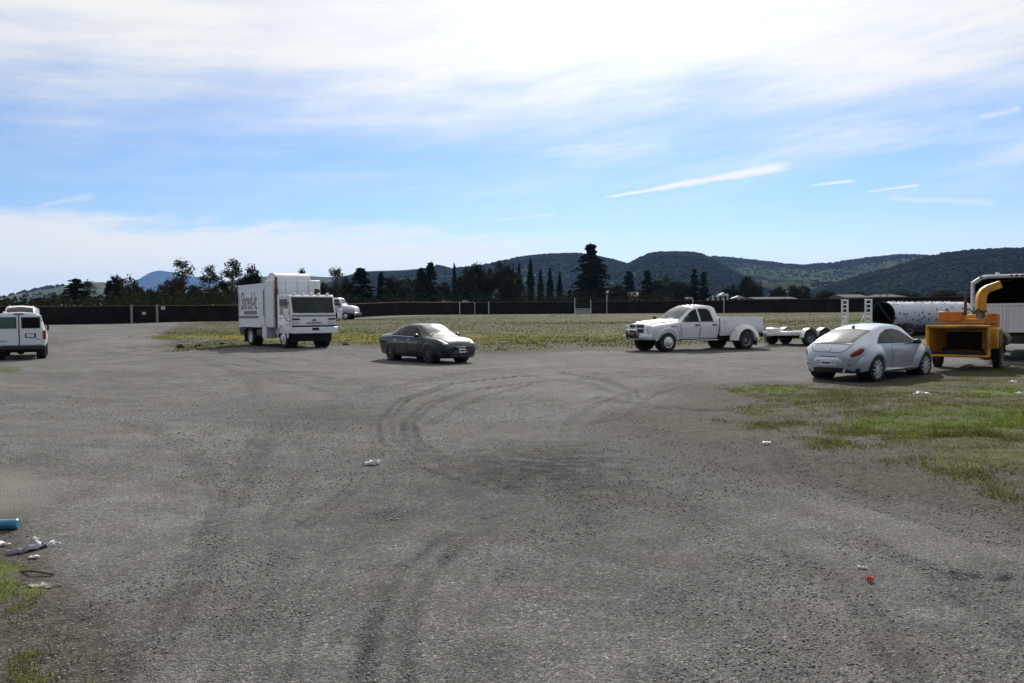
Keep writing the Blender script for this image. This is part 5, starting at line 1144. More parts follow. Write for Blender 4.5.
def make_tree(kind, seed):
    """unit tree: height 10, radius as in the shape; returns Empty > trunk, crown"""
    r = np.random.default_rng(seed); t = bpy.data.objects.new('tree', None); COL.objects.link(t)
    tk = MB(); pts = []
    def limb(p0, p1, a, b): tk.cyl(p0, p1, a, b, 7, False)
    if kind == 'conifer' or kind == 'big':
        limb((0, 0, -.3), (0, 0, 6), .20, .11); limb((0, 0, 6), (.02, 0, 9.8), .11, .02); n = 120 if kind == 'conifer' else 190
        for i in range(n):
            z = .5 + 9.3 * r.random() ** 1.15; ph = r.uniform(0, 6.283); full = (1 - z / 10.1) ** .62 * 1.9 if kind == 'conifer' else (1.95 * (1 - z / 10.6) ** .42 if z < 8.5 else .55 * (10.3 - z) / 1.8)
            L = full * r.uniform(.55, 1.12)
            if kind == 'big' and 8.6 < z < 9.3 and r.random() < .4: continue
            e = (math.cos(ph) * L, math.sin(ph) * L, z - .18 * L); limb((0, 0, z), e, .03, .008)
            k = 46; s = r.uniform(.12, 1.05, k)[:, None]; base = np.array([0, 0, z]) + (np.array(e) - np.array([0, 0, z])) * s + r.normal(0, .13, (k, 3)) * np.array([1, 1, .7]); pts.append(base)
        sz, mt, nm = .22, LEAF[0], 'conifer'
    elif kind == 'cypress':
        limb((0, 0, -.3), (0, 0, 9.6), .14, .02)
        z = r.random(3200) ** .9 * 9.9 + .15; R_a = .82 * np.minimum(1, (10.1 - z) / 4.2) ** .8 * np.minimum(1, z / .8 + .4) * (1 + .15 * np.sin(z * 2.1 + 1)); ph = r.uniform(0, 6.283, 3200); q = R_a * np.sqrt(r.random(3200)) * r.uniform(.85, 1.15, 3200)
        pts.append(np.stack([q * np.cos(ph), q * np.sin(ph), z], -1))
        for k in range(8): limb((0, 0, 1 + k), (.3 * math.cos(k * 2), .3 * math.sin(k * 2), 1.8 + k), .03, .01)
        sz, mt, nm = .20, LEAF[1], 'cypress'
    elif kind == 'euc':
        limb((0, 0, -.3), (.15, 0, 4), .17, .12); limb((.15, 0, 4), (-.05, .1, 7.2), .12, .07); limb((-.05, .1, 7.2), (.05, 0, 9.6), .07, .015)
        for i in range(24):
            z = r.uniform(3.0, 9.6); ph = r.uniform(0, 6.283); L = r.uniform(.3, 1.15) * (1.1 - .35 * abs(z - 6.5) / 3.3); c = np.array([math.cos(ph) * L, math.sin(ph) * L, z + .3]); limb((0.03, .03, z - .5), tuple(c), .035, .01)
            pts.append(c + r.normal(0, .26, (60, 3)) * np.array([1, 1, 1.25]))
        pts.append(np.array([.05, 0, 9.4]) + r.normal(0, .3, (160, 3)) * np.array([1, 1, 1.3]))
        sz, mt, nm = .15, LEAF[2], 'eucalyptus'
    else:
        limb((0, 0, -.3), (.1, 0, 2.6), .36, .26); wide = 3.2 if kind == 'oak' else 2.5
        for i in range(38):
            v = r.normal(size=3); v /= np.linalg.norm(v); v[2] = abs(v[2]) * 1.0 - .25 * r.random(); rr = r.random() ** .45
            c = np.array([v[0] * wide * rr, v[1] * wide * rr, 4.6 + v[2] * 4.9 * rr]); c[2] = max(1.3, c[2]); 
            if i < 22: limb((.1, 0, 2.4), tuple(c), .12, .02)
            pts.append(c + r.normal(0, .52, (120, 3)) * np.array([1, 1, .85]))
        sz, mt, nm = .24, LEAF[4] if kind == 'red' else LEAF[3], 'broadleaf'
    P = np.concatenate(pts); P[:, 2] = np.maximum(P[:, 2], .15)
    c = leaf_cloud(P, sz, mt, 'crown'); c.parent = t
    tk.build('trunk', MT['bark'], t); return t
PROTO = {}
def tree(px, ytop, wpx, kind, Y, label, name=None):
    var = random.randrange(3) if kind in ('conifer', 'oak', 'bush', 'euc') else 0
    base = G(px, Y); d = ray(px, ytop); zt = EYE.z + d.z * (Y / d.y); h = zt - base.z + .15
    h *= {'oak': 1.1, 'bush': 1.1, 'red': 1.08, 'euc': 1.02}.get(kind, 1.0)
    w0 = {'conifer': 3.3, 'big': 3.7, 'cypress': 1.75, 'euc': 2.6, 'oak': 6.6, 'bush': 6.0, 'red': 5.2}[kind]
    w = max(wpx / FPX * Y * {'cypress': 1.1, 'euc': 1.5}.get(kind, 1.28), .8); s = (w / w0, w / w0, h / 10.0); key = (kind, var); rz = random.uniform(0, 6.28)
    if key not in PROTO: PROTO[key] = make_tree(kind, hash(key[0]) % 1000 + var * 17 if False else sum(map(ord, kind)) + var * 17); o = PROTO[key]
    else: o = dup(PROTO[key], base, rz)
    o.location = base - Vector((0, 0, .1)); o.rotation_euler = (0, 0, rz); o.scale = s
    nm = name or {'conifer': 'conifer_tree', 'big': 'conifer_tree', 'cypress': 'cypress_tree', 'euc': 'eucalyptus_tree', 'oak': 'broadleaf_tree', 'bush': 'bushy_tree', 'red': 'broadleaf_tree'}[kind]
    o.name = nm; tag(o, label, 'tree', 'trees beyond the dark fence'); return o
TREES = [
 (12, 302, 26, 'bush', 118, 'low dark bushy tree above the roofs of the white vans at the left edge'),
 (46, 298, 24, 'bush', 122, 'low rounded bushy tree above the pale shed roof at far left'),
 (60, 294, 16, 'oak', 128, 'small tree just left of the broad dark tree at far left'),
 (77, 279, 27, 'conifer', 124, 'broad dark conifer with pointed top, first tall tree from the left'),
 (89, 283, 12, 'euc', 126, 'thin greyish tree touching the right side of the first broad dark conifer'),
 (111, 281, 15, 'conifer', 122, 'dark conifer just left of the tree with the ragged top before the blue peak'),
 (124, 274, 20, 'oak', 124, 'dark ragged-topped tree at the left foot of the blue peak'),
 (136, 285, 16, 'bush', 126, 'dark bushy tree overlapping the left slope of the blue peak'),
 (150, 290, 20, 'bush', 122, 'low dark bush-like tree under the summit of the blue peak'),
 (163, 286, 18, 'oak', 126, 'low dark tree under the right shoulder of the blue peak'),
 (174, 277, 15, 'red', 128, 'reddish-brown leafed tree left of the tall skinny eucalyptus'),
 (184, 262.5, 15, 'euc', 130, 'tall skinny eucalyptus with a separate tuft on top, right of the blue peak'),
 (196, 284, 15, 'bush', 124, 'dark bushy tree between the two skinniest eucalyptus trees'),
 (210, 268, 14, 'euc', 128, 'sparse shorter eucalyptus with forked top, between two taller ones'),
 (221, 281, 17, 'oak', 126, 'dark tree between the sparse forked eucalyptus and the full one'),
 (233, 262, 15, 'euc', 128, 'tall eucalyptus with a full pale crown left of the box truck'),
 (250.5, 265.5, 18, 'oak', 122, 'dense dark tree rising over the rear corner of the box truck'),
 (271, 285, 26, 'bush', 130, 'low dark tree hidden behind the cargo box of the box truck'),
 (306, 268.5, 13, 'oak', 128, 'dark tree top showing just over the roof hopper of the box truck'),
 (324, 284, 14, 'bush', 126, 'dark bushy tree beside the right edge of the cargo box'),
 (337, 270.5, 11, 'euc', 122, 'round-topped slender tree above the distant bonneted truck'),
 (348, 279, 15, 'bush', 134, 'dark bush-like tree between the round-topped tree and the wide conifer'),
 (362, 268, 26, 'conifer', 132, 'wide dark conifer just right of the distant bonneted truck'),
 (382, 272.5, 11, 'conifer', 136, 'narrow dark conifer between two wide trees above the grey sedan'),
 (400, 276, 28, 'oak', 136, 'wide rounded dark tree above the roof of the grey sedan'),
 (422, 268, 16, 'conifer', 140, 'left one of a close pair of dark conifers above the sedan'),
 (431, 262.5, 17, 'conifer', 142, 'taller right one of a close pair of dark conifers above the sedan'),
 (443, 284, 18, 'bush', 150, 'low dark tree behind the grey roofed house'),
 (455, 264, 5, 'cypress', 150, 'very thin solitary cypress spire left of the dense tree block'),
 (466, 276, 20, 'oak', 146, 'lower dark tree at the left of the dense block'),
 (476, 262, 19, 'oak', 150, 'tall dark tree forming the left hump of the dense block'),
 (489, 270, 17, 'oak', 152, 'dark tree in the dip of the dense block'),
 (502, 262, 22, 'oak', 150, 'tall dark tree forming the right hump of the dense block'),
 (513, 275, 18, 'oak', 146, 'lower dark tree at the right end of the dense block'),
 (519.5, 264, 6, 'cypress', 156, 'first cypress of the row, touching the dense tree block'),
 (531, 259.5, 7, 'cypress', 158, 'tallest cypress of the row before the wooded hill'),
 (541, 270, 6, 'cypress', 160, 'third cypress of the row, shorter than the tallest one beside it'),
 (550.5, 269, 6.5, 'cypress', 160, 'fourth cypress of the row'),
 (560, 273, 6, 'cypress', 160, 'fifth and shortest tall cypress of the row'),
 (570, 290, 7, 'cypress', 156, 'tiny cypress between the cypress row and the tallest conifer'),
 (591.5, 244.5, 31, 'big', 152, 'tallest tree of all, a huge dark conifer with a thin bare tip'),
 (617, 284, 18, 'bush', 148, 'round dark bush-like tree right of the tallest conifer'),
 (629, 271.5, 15, 'conifer', 165, 'dark conifer behind the pale house right of the tallest conifer'),
 (647, 270.5, 18, 'conifer', 150, 'dark conifer above the hood of the white pickup'),
 (663, 278, 20, 'oak', 158, 'dark rounded tree above the windshield of the white pickup'),
 (679, 280, 20, 'oak', 158, 'dark rounded tree above the cab of the white pickup'),
 (694.5, 269, 13, 'conifer', 156, 'left one of the twin pointed conifers above the pickup cab'),
 (704, 271.5, 13, 'conifer', 158, 'right one of the twin pointed conifers above the pickup cab'),
 (731, 287, 20, 'bush', 190, 'low grey tree behind the white stalls beyond the fence'),
 (751, 276, 18, 'oak', 175, 'dark rounded tree above the tailgate of the white pickup'),
 (777, 288, 18, 'bush', 190, 'low dark tree left of the bushy tree above the trailer fenders'),
 (799, 284, 18, 'oak', 200, 'bushy tree above the trailer fenders'),
 (826, 291, 20, 'bush', 200, 'low dark tree left of the raised ramps'),
 (857, 291, 13, 'oak', 200, 'small dark tree between the two raised ramps'),
 (905, 292, 26, 'bush', 210, 'low dark tree above the open end of the drum'),
 (945, 291, 24, 'bush', 210, 'low dark tree above the middle of the drum'),
]
for a in TREES: tree(*a)
# dense low thicket behind the fence: one mass
def thicket():
    P = []
    for px in np.arange(-120, 1120, 2.2):
        fy = float(np.interp(px, [p for p, _ in FENCE], [y for _, y in FENCE])); dens = 1.0 if px < 670 else .55
        for k in range(3):
            Y = fy + rng.uniform(5, 34); x, y = XY(px + rng.uniform(-2, 2), Y); z0 = gz(x, y)
            top = (2.9 if px < 110 else 3.7 if px < 260 else 3.4 if px < 670 else 1.8) * rng.uniform(.6, 1.25)
            if rng.random() > dens: continue
            n = 46; P.append(np.stack([x + rng.normal(0, .7, n), y + rng.normal(0, .7, n), z0 + .1 + top * rng.random(n) ** 1.25], -1))
    o = leaf_cloud(np.concatenate(P), .24, LEAF[3], 'thicket'); tag(o, 'dark mass of undergrowth and hedges behind the fence', None, None, 'stuff')
thicket()
# ================================================================== buildings and odds beyond the fence
def house(name, px0, px1, yr, ye, Y, wall, roof, label, wins=3, hip=False, dep=7):
    """yr = ridge row, ye = eave row"""
    p0, p1 = XY(px0, Y), XY(px1, Y); cx_ = (p0[0] + p1[0]) / 2; w = p1[0] - p0[0]; zb = gz(cx_, Y)
    def zz(y):
        d = ray((px0 + px1) / 2, y); return EYE.z + d.z * (Y / d.y) - zb
    e, r = max(zz(ye), 1.2), max(zz(yr), 1.6)
    t = thing(name, label, 'building' if name != 'shed' else 'shed', (cx_, Y + dep / 2, zb))
    MB().bb(-w / 2, w / 2, -dep / 2, dep / 2, -.2, e).build('wall', MT[wall], t)
    rf = MB(); ov = .5; i = w * .25 if hip else 0
    V = [(-w / 2 - ov, -dep / 2 - ov, e - .05), (w / 2 + ov, -dep / 2 - ov, e - .05), (w / 2 + ov, dep / 2 + ov, e - .05), (-w / 2 - ov, dep / 2 + ov, e - .05), (-w / 2 - ov + i, 0, r), (w / 2 + ov - i, 0, r)]
    rf.add(V, [(0, 1, 5, 4), (2, 3, 4, 5), (0, 4, 3), (1, 2, 5), (3, 2, 1, 0)]); rf.build('roof', MT[roof], t, False)
    for k in range(wins):
        x = -w / 2 + w * (k + .5) / wins; f = MB().bb(x - .55, x + .55, -dep / 2 - .05, -dep / 2 + .02, e * .45, e * .85).build('window', MT['wallwhite'], t)
        MB().bb(x - .45, x + .45, -dep / 2 - .07, -dep / 2 - .05, e * .48, e * .82).build('pane', MT['winglass'], f)
    return t
house('shed', 30, 64, 304.0, 307.6, 112, 'brown', 'roofpale', 'long shed with pale metal roof behind the white vans at far left', 1)
house('shed', 185, 214, 303.4, 307.2, 114, 'brown', 'roofpale', 'low shed with pale roof beyond the fence left of the box truck', 1)
house('house', 412, 452, 292.5, 299.5, 158, 'wallcream', 'rooftile', 'low cream house with wide grey roof behind the fence above the sedan', 4, True)
house('house', 617, 641, 291.5, 296.5, 160, 'wallcream', 'rooftile', 'small pale house between the round bush and the dark conifer right of the tallest tree', 2)
house('barn', 757, 795, 296.6, 298.6, 150, 'brown', 'roofpale', 'long low pale-roofed barn beyond the fence right of the pickup', 3, False, 8)
house('shed', 846, 866, 294.0, 297.0, 140, 'wallwhite', 'roofpale', 'small white-roofed shed seen between the raised trailer ramps', 1)
house('barn', 880, 905, 294.0, 296.5, 165, 'brown', 'roofpale', 'pale grey barn beyond the fence above the drum', 3, True, 8)
house('barn', 660, 705, 294.0, 298.5, 165, 'brown', 'rooftile', 'brown low barn behind the fence above the pickup cab', 2)
# white stall posts and canopy beyond the fence at 708..745
p = G(724, 135); st = thing('market_stall', 'row of white posts and small canopies beyond the fence above the pickup bed', 'stall', p)
for k, (x, h_) in enumerate([(-2.8, 2.6), (-1.9, 3.0), (-1.0, 3.4), (-.2, 2.8), (.6, 3.3), (2.6, 2.7)]): MB().bb(x - .12, x + .12, -.12, .12, 0, h_).build('post', MT['wallwhite'], st)
MB().prism([(-1.2, 2.9), (.7, 2.9), (-.2, 3.5)], 'y', -.8, .8).build('canopy', MT['wallwhite'], st); MB().prism([(1.2, 2.5), (3.6, 2.5), (2.4, 2.95)], 'y', -.8, .8).build('canopy', MT['wallwhite'], st)
# pale objects just over the fence on the left and centre
for px, y, Y, s, lab in [(144, 313.3, 93, .30, 'small white board hung low on the dark fence between two concrete posts'), (163, 308.0, 96, .36, 'white board showing at the top of the dark fence right of the second concrete post')]:
    d = ray(px, y); Yb = float(np.interp(px, [p_ for p_, _ in FENCE], [y_ for _, y_ in FENCE])) - .12; q = EYE + d * (Yb / d.y); tag(MB().box(q, (s * 1.3, .05, s)).build('white_board', MT['wallwhite'], None, False, .01), lab, 'sign board')
for px, w_, Y, lab in [(447, 10, 141, 'pale parked caravan behind the fence right of the cream house'), (466, 8, 141, 'second pale caravan behind the fence at the foot of the dense trees')]:
    p = G(px, Y); c = thing('caravan', lab, 'caravan', p, 0, 'caravans behind the fence'); w = w_ / FPX * Y
    MB().prism([(-w / 2, .45), (w / 2 - .1, .45), (w / 2, 1.2), (w / 2 - .3, 2.5), (-w / 2 + .2, 2.6), (-w / 2, 2.0)], 'y', -1, 1).build('body', MT['wallcream'], c, True, .06)
    MB().bb(-w * .3, w * .25, -1.02, -1.0, 1.5, 2.1).build('window', MT['winglass'], c)
    for x in (-.3, .4): MB().cyl((x, -1.02, .3), (x, -.8, .3), .3, n=14).build('wheel', MT['rubber'], c)
for px, h_, Y, lab in [(887, 8.5, 150, 'thin mast over the barn roof above the drum'), (880, 7.5, 152, 'shorter thin mast left of the mast above the drum')]:
    p = G(px, Y); u = thing('utility_pole', lab, 'utility pole', p); MB().cyl((0, 0, 0), (0, 0, h_ * .7), .10, .07, 8).build('pole', MT['bark'], u); MB().bb(-.7, .7, -.05, .05, h_ * .7 - .5, h_ * .7 - .38).build('crossarm', MT['bark'], u)
# ================================================================== hills
def hillmat(name, wood0, wood1, grass0, grass1, sc_, thr):
    m = bpy.data.materials.new(name); m.use_nodes = True; nt = m.node_tree; b = nt.nodes['Principled BSDF']; k = NT(nt); P = k.n('ShaderNodeNewGeometry').outputs['Position']
    w = k.mix(k.ss(k.noise(P, .035 * sc_, 6, .7), .35, .65), wood0, wood1); g = k.mix(k.ss(k.noise(P, .012 * sc_, 5), .35, .65), grass0, grass1)
    f = k.ss(k.m('ADD', k.noise(P, .0045 * sc_, 5, .6), k.m('MULTIPLY', k.noise(P, .03 * sc_, 4), .25)), thr, thr + .07)
    c = k.mix(f, w, g); nt.links.new(c, b.inputs['Base Color']); b.inputs['Roughness'].default_value = 1; b.inputs['Specular IOR Level'].default_value = 0
    bp = k.n('ShaderNodeBump'); bp.inputs['Strength'].default_value = 1; bp.inputs['Distance'].default_value = 5; nt.links.new(k.noise(P, .05 * sc_, 5, .7), bp.inputs['Height']); nt.links.new(bp.outputs[0], b.inputs['Normal'])
    return m
WOODM = leafmat('hill_tree_leaves', (.007, .010, .006), (.015, .020, .010), (.022, .026, .014), .02, 0)  # leaf tones darkened to stand in for the self-shading the crown blobs lack
WOODM2 = leafmat('hill_oak_leaves', (.010, .014, .008), (.021, .027, .013), (.03, .034, .018), .02, 0)
ico = bmesh.new(); bmesh.ops.create_icosphere(ico, subdivisions=1, radius=1); ICO_V = np.array([v.co[:] for v in ico.verts]); ICO_F = np.array([[v.index for v in f.verts] for f in ico.faces]); ico.free()
def hill(name, pts, D, front, back, m, label, ntrees=0, tr=(3, 6), wm=None, thr=.45, seed=1, jag=1.0, side=260):
    pts = [(pts[0][0] - side, pts[0][1] + 25)] + pts + [(pts[-1][0] + side, pts[-1][1] + 25)] if side else pts
    px = np.array([p[0] for p in pts], float); py = np.array([p[1] for p in pts], float); U = np.linspace(px[0], px[-1], 320)
    H = []; Xr = []
    for u in U:
        y = pchip(px, py, u); d = ray(u, y); H.append(EYE.z + d.z * (D / d.y)); Xr.append(EYE.x + d.x * (D / d.y))
    H = np.maximum(np.array(H), 3); Xr = np.array(Xr); vs = np.concatenate([np.linspace(0, 1, 40), np.linspace(1.05, 2, 10)])
    XX = np.zeros((len(vs), len(U))); YY = XX.copy(); ZZ = XX.copy()
    for i, v in enumerate(vs):
        if v <= 1: Yv = D * (front + (1 - front) * v); pr = v ** 1.15
        else: Yv = D * (1 + (back - 1) * (v - 1)); pr = math.cos((v - 1) * math.pi / 2) ** .8 if v < 2 else 0
        XX[i] = Xr * (.55 + .45 * Yv / D); YY[i] = Yv; gul = fbm(XX[i] + 991, YY[i] * .5 + 77 * seed, D * .11, 4, seed)
        amp = 4 * pr * (1 - pr); ZZ[i] = H * pr * (1 - amp * .55 * (gul - .2)) if v <= 1 else H * pr
        ZZ[i] += 2.0 * (1 - pr) - .5
    nv, nu = XX.shape; i, j = np.meshgrid(np.arange(nv - 1), np.arange(nu - 1), indexing='ij')
    Fq = np.stack([i * nu + j, i * nu + j + 1, (i + 1) * nu + j + 1, (i + 1) * nu + j], -1).reshape(-1, 4)
    o = mesh_np(name, np.stack([XX, YY, ZZ], -1).reshape(-1, 3), Fq, m, None, True); tag(o, label, None, None, 'structure')
    if ntrees:
        n = ntrees * 3; vi = rng.random(n) ** .7 * 38.99; vi[: n // 5] = 36 + 3 * rng.random(n // 5); ui = rng.random(n) * (nu - 1.01)
        a, b = vi.astype(int), ui.astype(int); fa, fb = vi - a, ui - b
        def bl(Z): return (Z[a, b] * (1 - fa) + Z[a + 1, b] * fa) * (1 - fb) + (Z[a, b + 1] * (1 - fa) + Z[a + 1, b + 1] * fa) * fb
        X, Y, Z = bl(XX), bl(YY), bl(ZZ); dn = fbm(X, Y, D * .12, 4, seed + 40) + .3 * (fbm(X, Y, D * .02, 3, seed + 60) - .5); kk = np.where(dn > thr)[0][:ntrees]; X, Y, Z = X[kk], Y[kk], Z[kk]; n = len(X)
        s = rng.uniform(tr[0], tr[1], n); sc3 = np.stack([s, s, s * rng.uniform(.5, .85, n)], -1)
        V = ICO_V[None] * sc3[:, None] * rng.uniform(.72, 1.2, (n, len(ICO_V), 1)) + np.stack([X, Y, Z + s * .35], -1)[:, None]
        w = mesh_np('hill_woods', V.reshape(-1, 3), (ICO_F[None] + (np.arange(n) * len(ICO_V))[:, None, None]).reshape(-1, 3), wm or WOODM); tag(w, 'far woodland covering ' + label, None, None, 'stuff')
    return o
h_far = hillmat('far_mountain_slope', (.03, .035, .025), (.05, .055, .04), (.06, .06, .04), (.08, .075, .05), .4, .75)
h_wood = hillmat('wooded_slope', (.010, .014, .008), (.020, .026, .013), (.035, .048, .02), (.06, .07, .032), 1.0, .70)
h_mix = hillmat('grassy_slope', (.012, .017, .009), (.026, .033, .016), (.040, .054, .022), (.070, .080, .036), .8, .57)
h_grass = hillmat('pale_grass_slope', (.03, .038, .02), (.05, .06, .03), (.075, .085, .04), (.13, .125, .07), .7, .50)
hill('far_mountain', [(60, 303), (95, 299), (118, 290), (138, 279.5), (152, 272), (160, 270.5), (170, 272), (186, 275), (200, 277.5), (216, 280), (235, 284), (262, 291), (300, 298)], 9300, .8, 1.1, h_far, 'blue far mountain with one pointed summit', 0, side=60)
hill('hills', [(-200, 298), (-60, 298), (0, 297), (20, 293), (40, 287.5), (58, 286), (72, 284.5), (100, 282), (118, 285), (135, 290), (160, 297)], 2600, .6, 1.25, h_grass, 'pale grassy hills at far left', 900, (4, 8), WOODM2, .60, 3, side=60)
hill('hills', [(190, 293), (205, 288), (232, 280), (262, 276.5), (300, 275.5), (330, 277), (350, 275), (368, 271), (400, 270), (430, 268), (460, 270), (490, 268)], 2300, .6, 1.25, h_grass, 'grassy ridge behind the box truck', 3000, (2.5, 5), WOODM2, .53, 5, side=80)
hill('hills', [(330, 283), (352, 275), (372, 272.5), (400, 271.5), (420, 270), (438, 265.5), (450, 268), (472, 266.5), (502, 261), (530, 255.5), (556, 254), (576, 253.5), (600, 257), (618, 261), (632, 266), (650, 273), (680, 284)], 1550, .55, 1.3, h_wood, 'wooded hill behind the cypress row', 15000, (1.5, 3.2), WOODM, .10, 7, side=80)
hill('hills', [(640, 262), (690, 256), (712, 256.5), (742, 258.5), (770, 262), (800, 264.5), (832, 262.5), (860, 258.5), (880, 256.5), (902, 254.5), (925, 255.5), (948, 258.5), (1000, 264)], 2100, .5, 1.25, h_mix, 'back ridge of mixed grass and woods at right', 10000, (1.8, 3.8), WOODM2, .44, 11, side=120)
hill('hills', [(596, 282), (612, 272), (626, 265), (640, 257.5), (656, 252.5), (674, 252), (692, 252.5), (701, 254), (718, 262.5), (738, 273), (760, 283), (790, 292)], 1350, .55, 1.3, h_wood, 'dark rounded wooded hill above the pickup', 12000, (1.4, 3.0), WOODM, .10, 13, side=60)
hill('hills', [(800, 294), (832, 284), (862, 275), (890, 268), (920, 259), (950, 252.5), (980, 249.5), (1024, 248), (1090, 248), (1200, 256), (1330, 270)], 1080, .5, 1.3, h_wood, 'dark wooded hill at the right edge', 15000, (1.2, 2.6), WOODM, .10, 17, side=60)
hill('hills', [(690, 292), (740, 286), (790, 281), (840, 281), (880, 284), (920, 289)], 1250, .6, 1.3, h_mix, 'low grassy spur between the right hills', 2500, (1.7, 3.4), WOODM, .46, 19, side=60)
# ================================================================== litter and small things on the ground
def at(px, py): x, y = pg(px, py); return Vector((x, y, gz(x, y)))
p = at(-1, 530); b = thing('plastic_bottle', 'blue plastic bottle lying at the left edge of the gravel', 'bottle', p, R(186)); b.scale = (.95, 1.0, 1.0)
MB().lathe([(.001, -.16), (.035, -.16), (.043, -.15), (.043, .05), (.03, .09), (.016, .115), (.016, .135), (.001, .135)], (0, 0, .045), 'x', 18).build('body', MT['blue'], b)
MB().cyl((.132, 0, .045), (.155, 0, .045), .02, n=14).build('cap', MT['blue'], b)
def crumple(name, p, L, W, H, m, label, rz=0, n=9, seed=1, cat='litter'):
    r = np.random.default_rng(seed); g = []
    for i in range(n):
        row = []
        for j in range(7):
            u, v = i / (n - 1) - .5, j / 6 - .5; row.append((u * L + r.normal(0, .05) * L, v * W * (1.1 - abs(u)) + r.normal(0, .06) * W, .006 + abs(r.normal(0, .45)) * H + H * .5 * (1 - 4 * v * v) * (1 - 4 * u * u)))
        g.append(row)
    o = MB().grid(g).build(name, m, None, ang=20); o.location = p; o.rotation_euler = (0, 0, rz); sl = o.modifiers.new('thick', 'SOLIDIFY'); sl.thickness = .002
    return tag(o, label, cat)
crumple('plastic_sheet', at(31, 551), .29, .09, .05, MT['greylitter'], 'torn grey plastic sheet lying on the dirt at lower left', R(48), seed=3)
crumple('plastic_strip', at(46, 546), .22, .035, .02, MT['greylitter'], 'thin pale strip sticking out of the torn grey plastic', R(12), seed=8)
crumple('paper_scrap', at(36, 543), .06, .05, .05, MT['litter'], 'small white paper scrap standing behind the torn grey plastic', 0, seed=5)
crumple('paper_scrap', at(34, 558.5), .08, .04, .015, MT['litter'], 'white paper scrap at the near end of the torn grey plastic', R(-15), seed=6)
crumple('paper_scrap', at(2, 546), .10, .06, .03, MT['litter'], 'crumpled white paper at the left edge below the blue bottle', R(10), seed=7)
crumple('paper_scrap', at(58, 545), .045, .03, .015, MT['litter'], 'tiny white scrap right of the torn grey plastic', 0, seed=9)
crumple('flat_rock', at(40, 588), .26, .10, .025, MT['concrete'], 'flat pale rock sunk in dirt beside the left grass', R(-8), seed=10, cat='rock')
crumple('white_scrap', at(372.5, 463.5), .17, .10, .035, MT['litter'], 'lone white scrap on open gravel in the middle of the yard', R(5), seed=11)
crumple('paper_scrap', at(922, 395), .34, .16, .07, MT['litter'], 'crumpled white paper on the dirt in front of the silver car', R(4), seed=12)
crumple('paper_scrap', at(1019, 394.5), .18, .10, .05, MT['litter'], 'small white scrap on the lawn at the right edge', 0, seed=13)
crumple('paper_scrap', at(766, 444), .11, .08, .03, MT['litter'], 'small white scrap where the gravel meets the right lawn', R(20), seed=14)
crumple('red_wrapper', at(869.5, 582), .05, .045, .035, MT['redlitter'], 'small red wrapper on the gravel at lower right', R(30), seed=15)
crumple('paper_scrap', at(862, 569), .06, .025, .015, MT['litter'], 'thin white scrap just behind the red wrapper', R(-25), seed=16)
crumple('white_scrap', at(1013, 383), .16, .1, .05, MT['litter'], 'white scrap in the grass near the chipper wheels', R(-25), seed=17)
def rock(p, s, label, seed, m='stone', name='dark_rock'):
    r = np.random.default_rng(seed); b = MB().ell((0, 0, s[2] * .7), s, 12, 7); b.v = [(x * r.uniform(.8, 1.15), y * r.uniform(.8, 1.15), z * r.uniform(.85, 1.12)) for x, y, z in b.v]
    o = b.build(name, MT[m], None, ang=25); o.location = p; return tag(o, label, 'rock')
for px, Y, s, lab in [(180, 41.0, (.20, .17, .15), 'larger dark rock at the tip of the grass left of the box truck'), (200, 41.6, (.30, .2, .12), 'flatter dark rock nearer the box truck at the edge of grass'), (222, 43, (.16, .14, .11), 'smallest dark rock in the grass left of the box truck'), (346, 41.0, (.2, .16, .10), 'dark rock in the grass at the nose of the box truck')]:
    rock(G(px, Y, -.05), s, lab, int(px))
# a stick near the lower left grass
tag(MB().tube([(0, 0, .01), (.12, -.05, .03), (.27, -.07, .012)], .008, 6).build('stick', MT['bark']), 'dark broken stick beside the left grass', 'stick').location = at(20, 573)
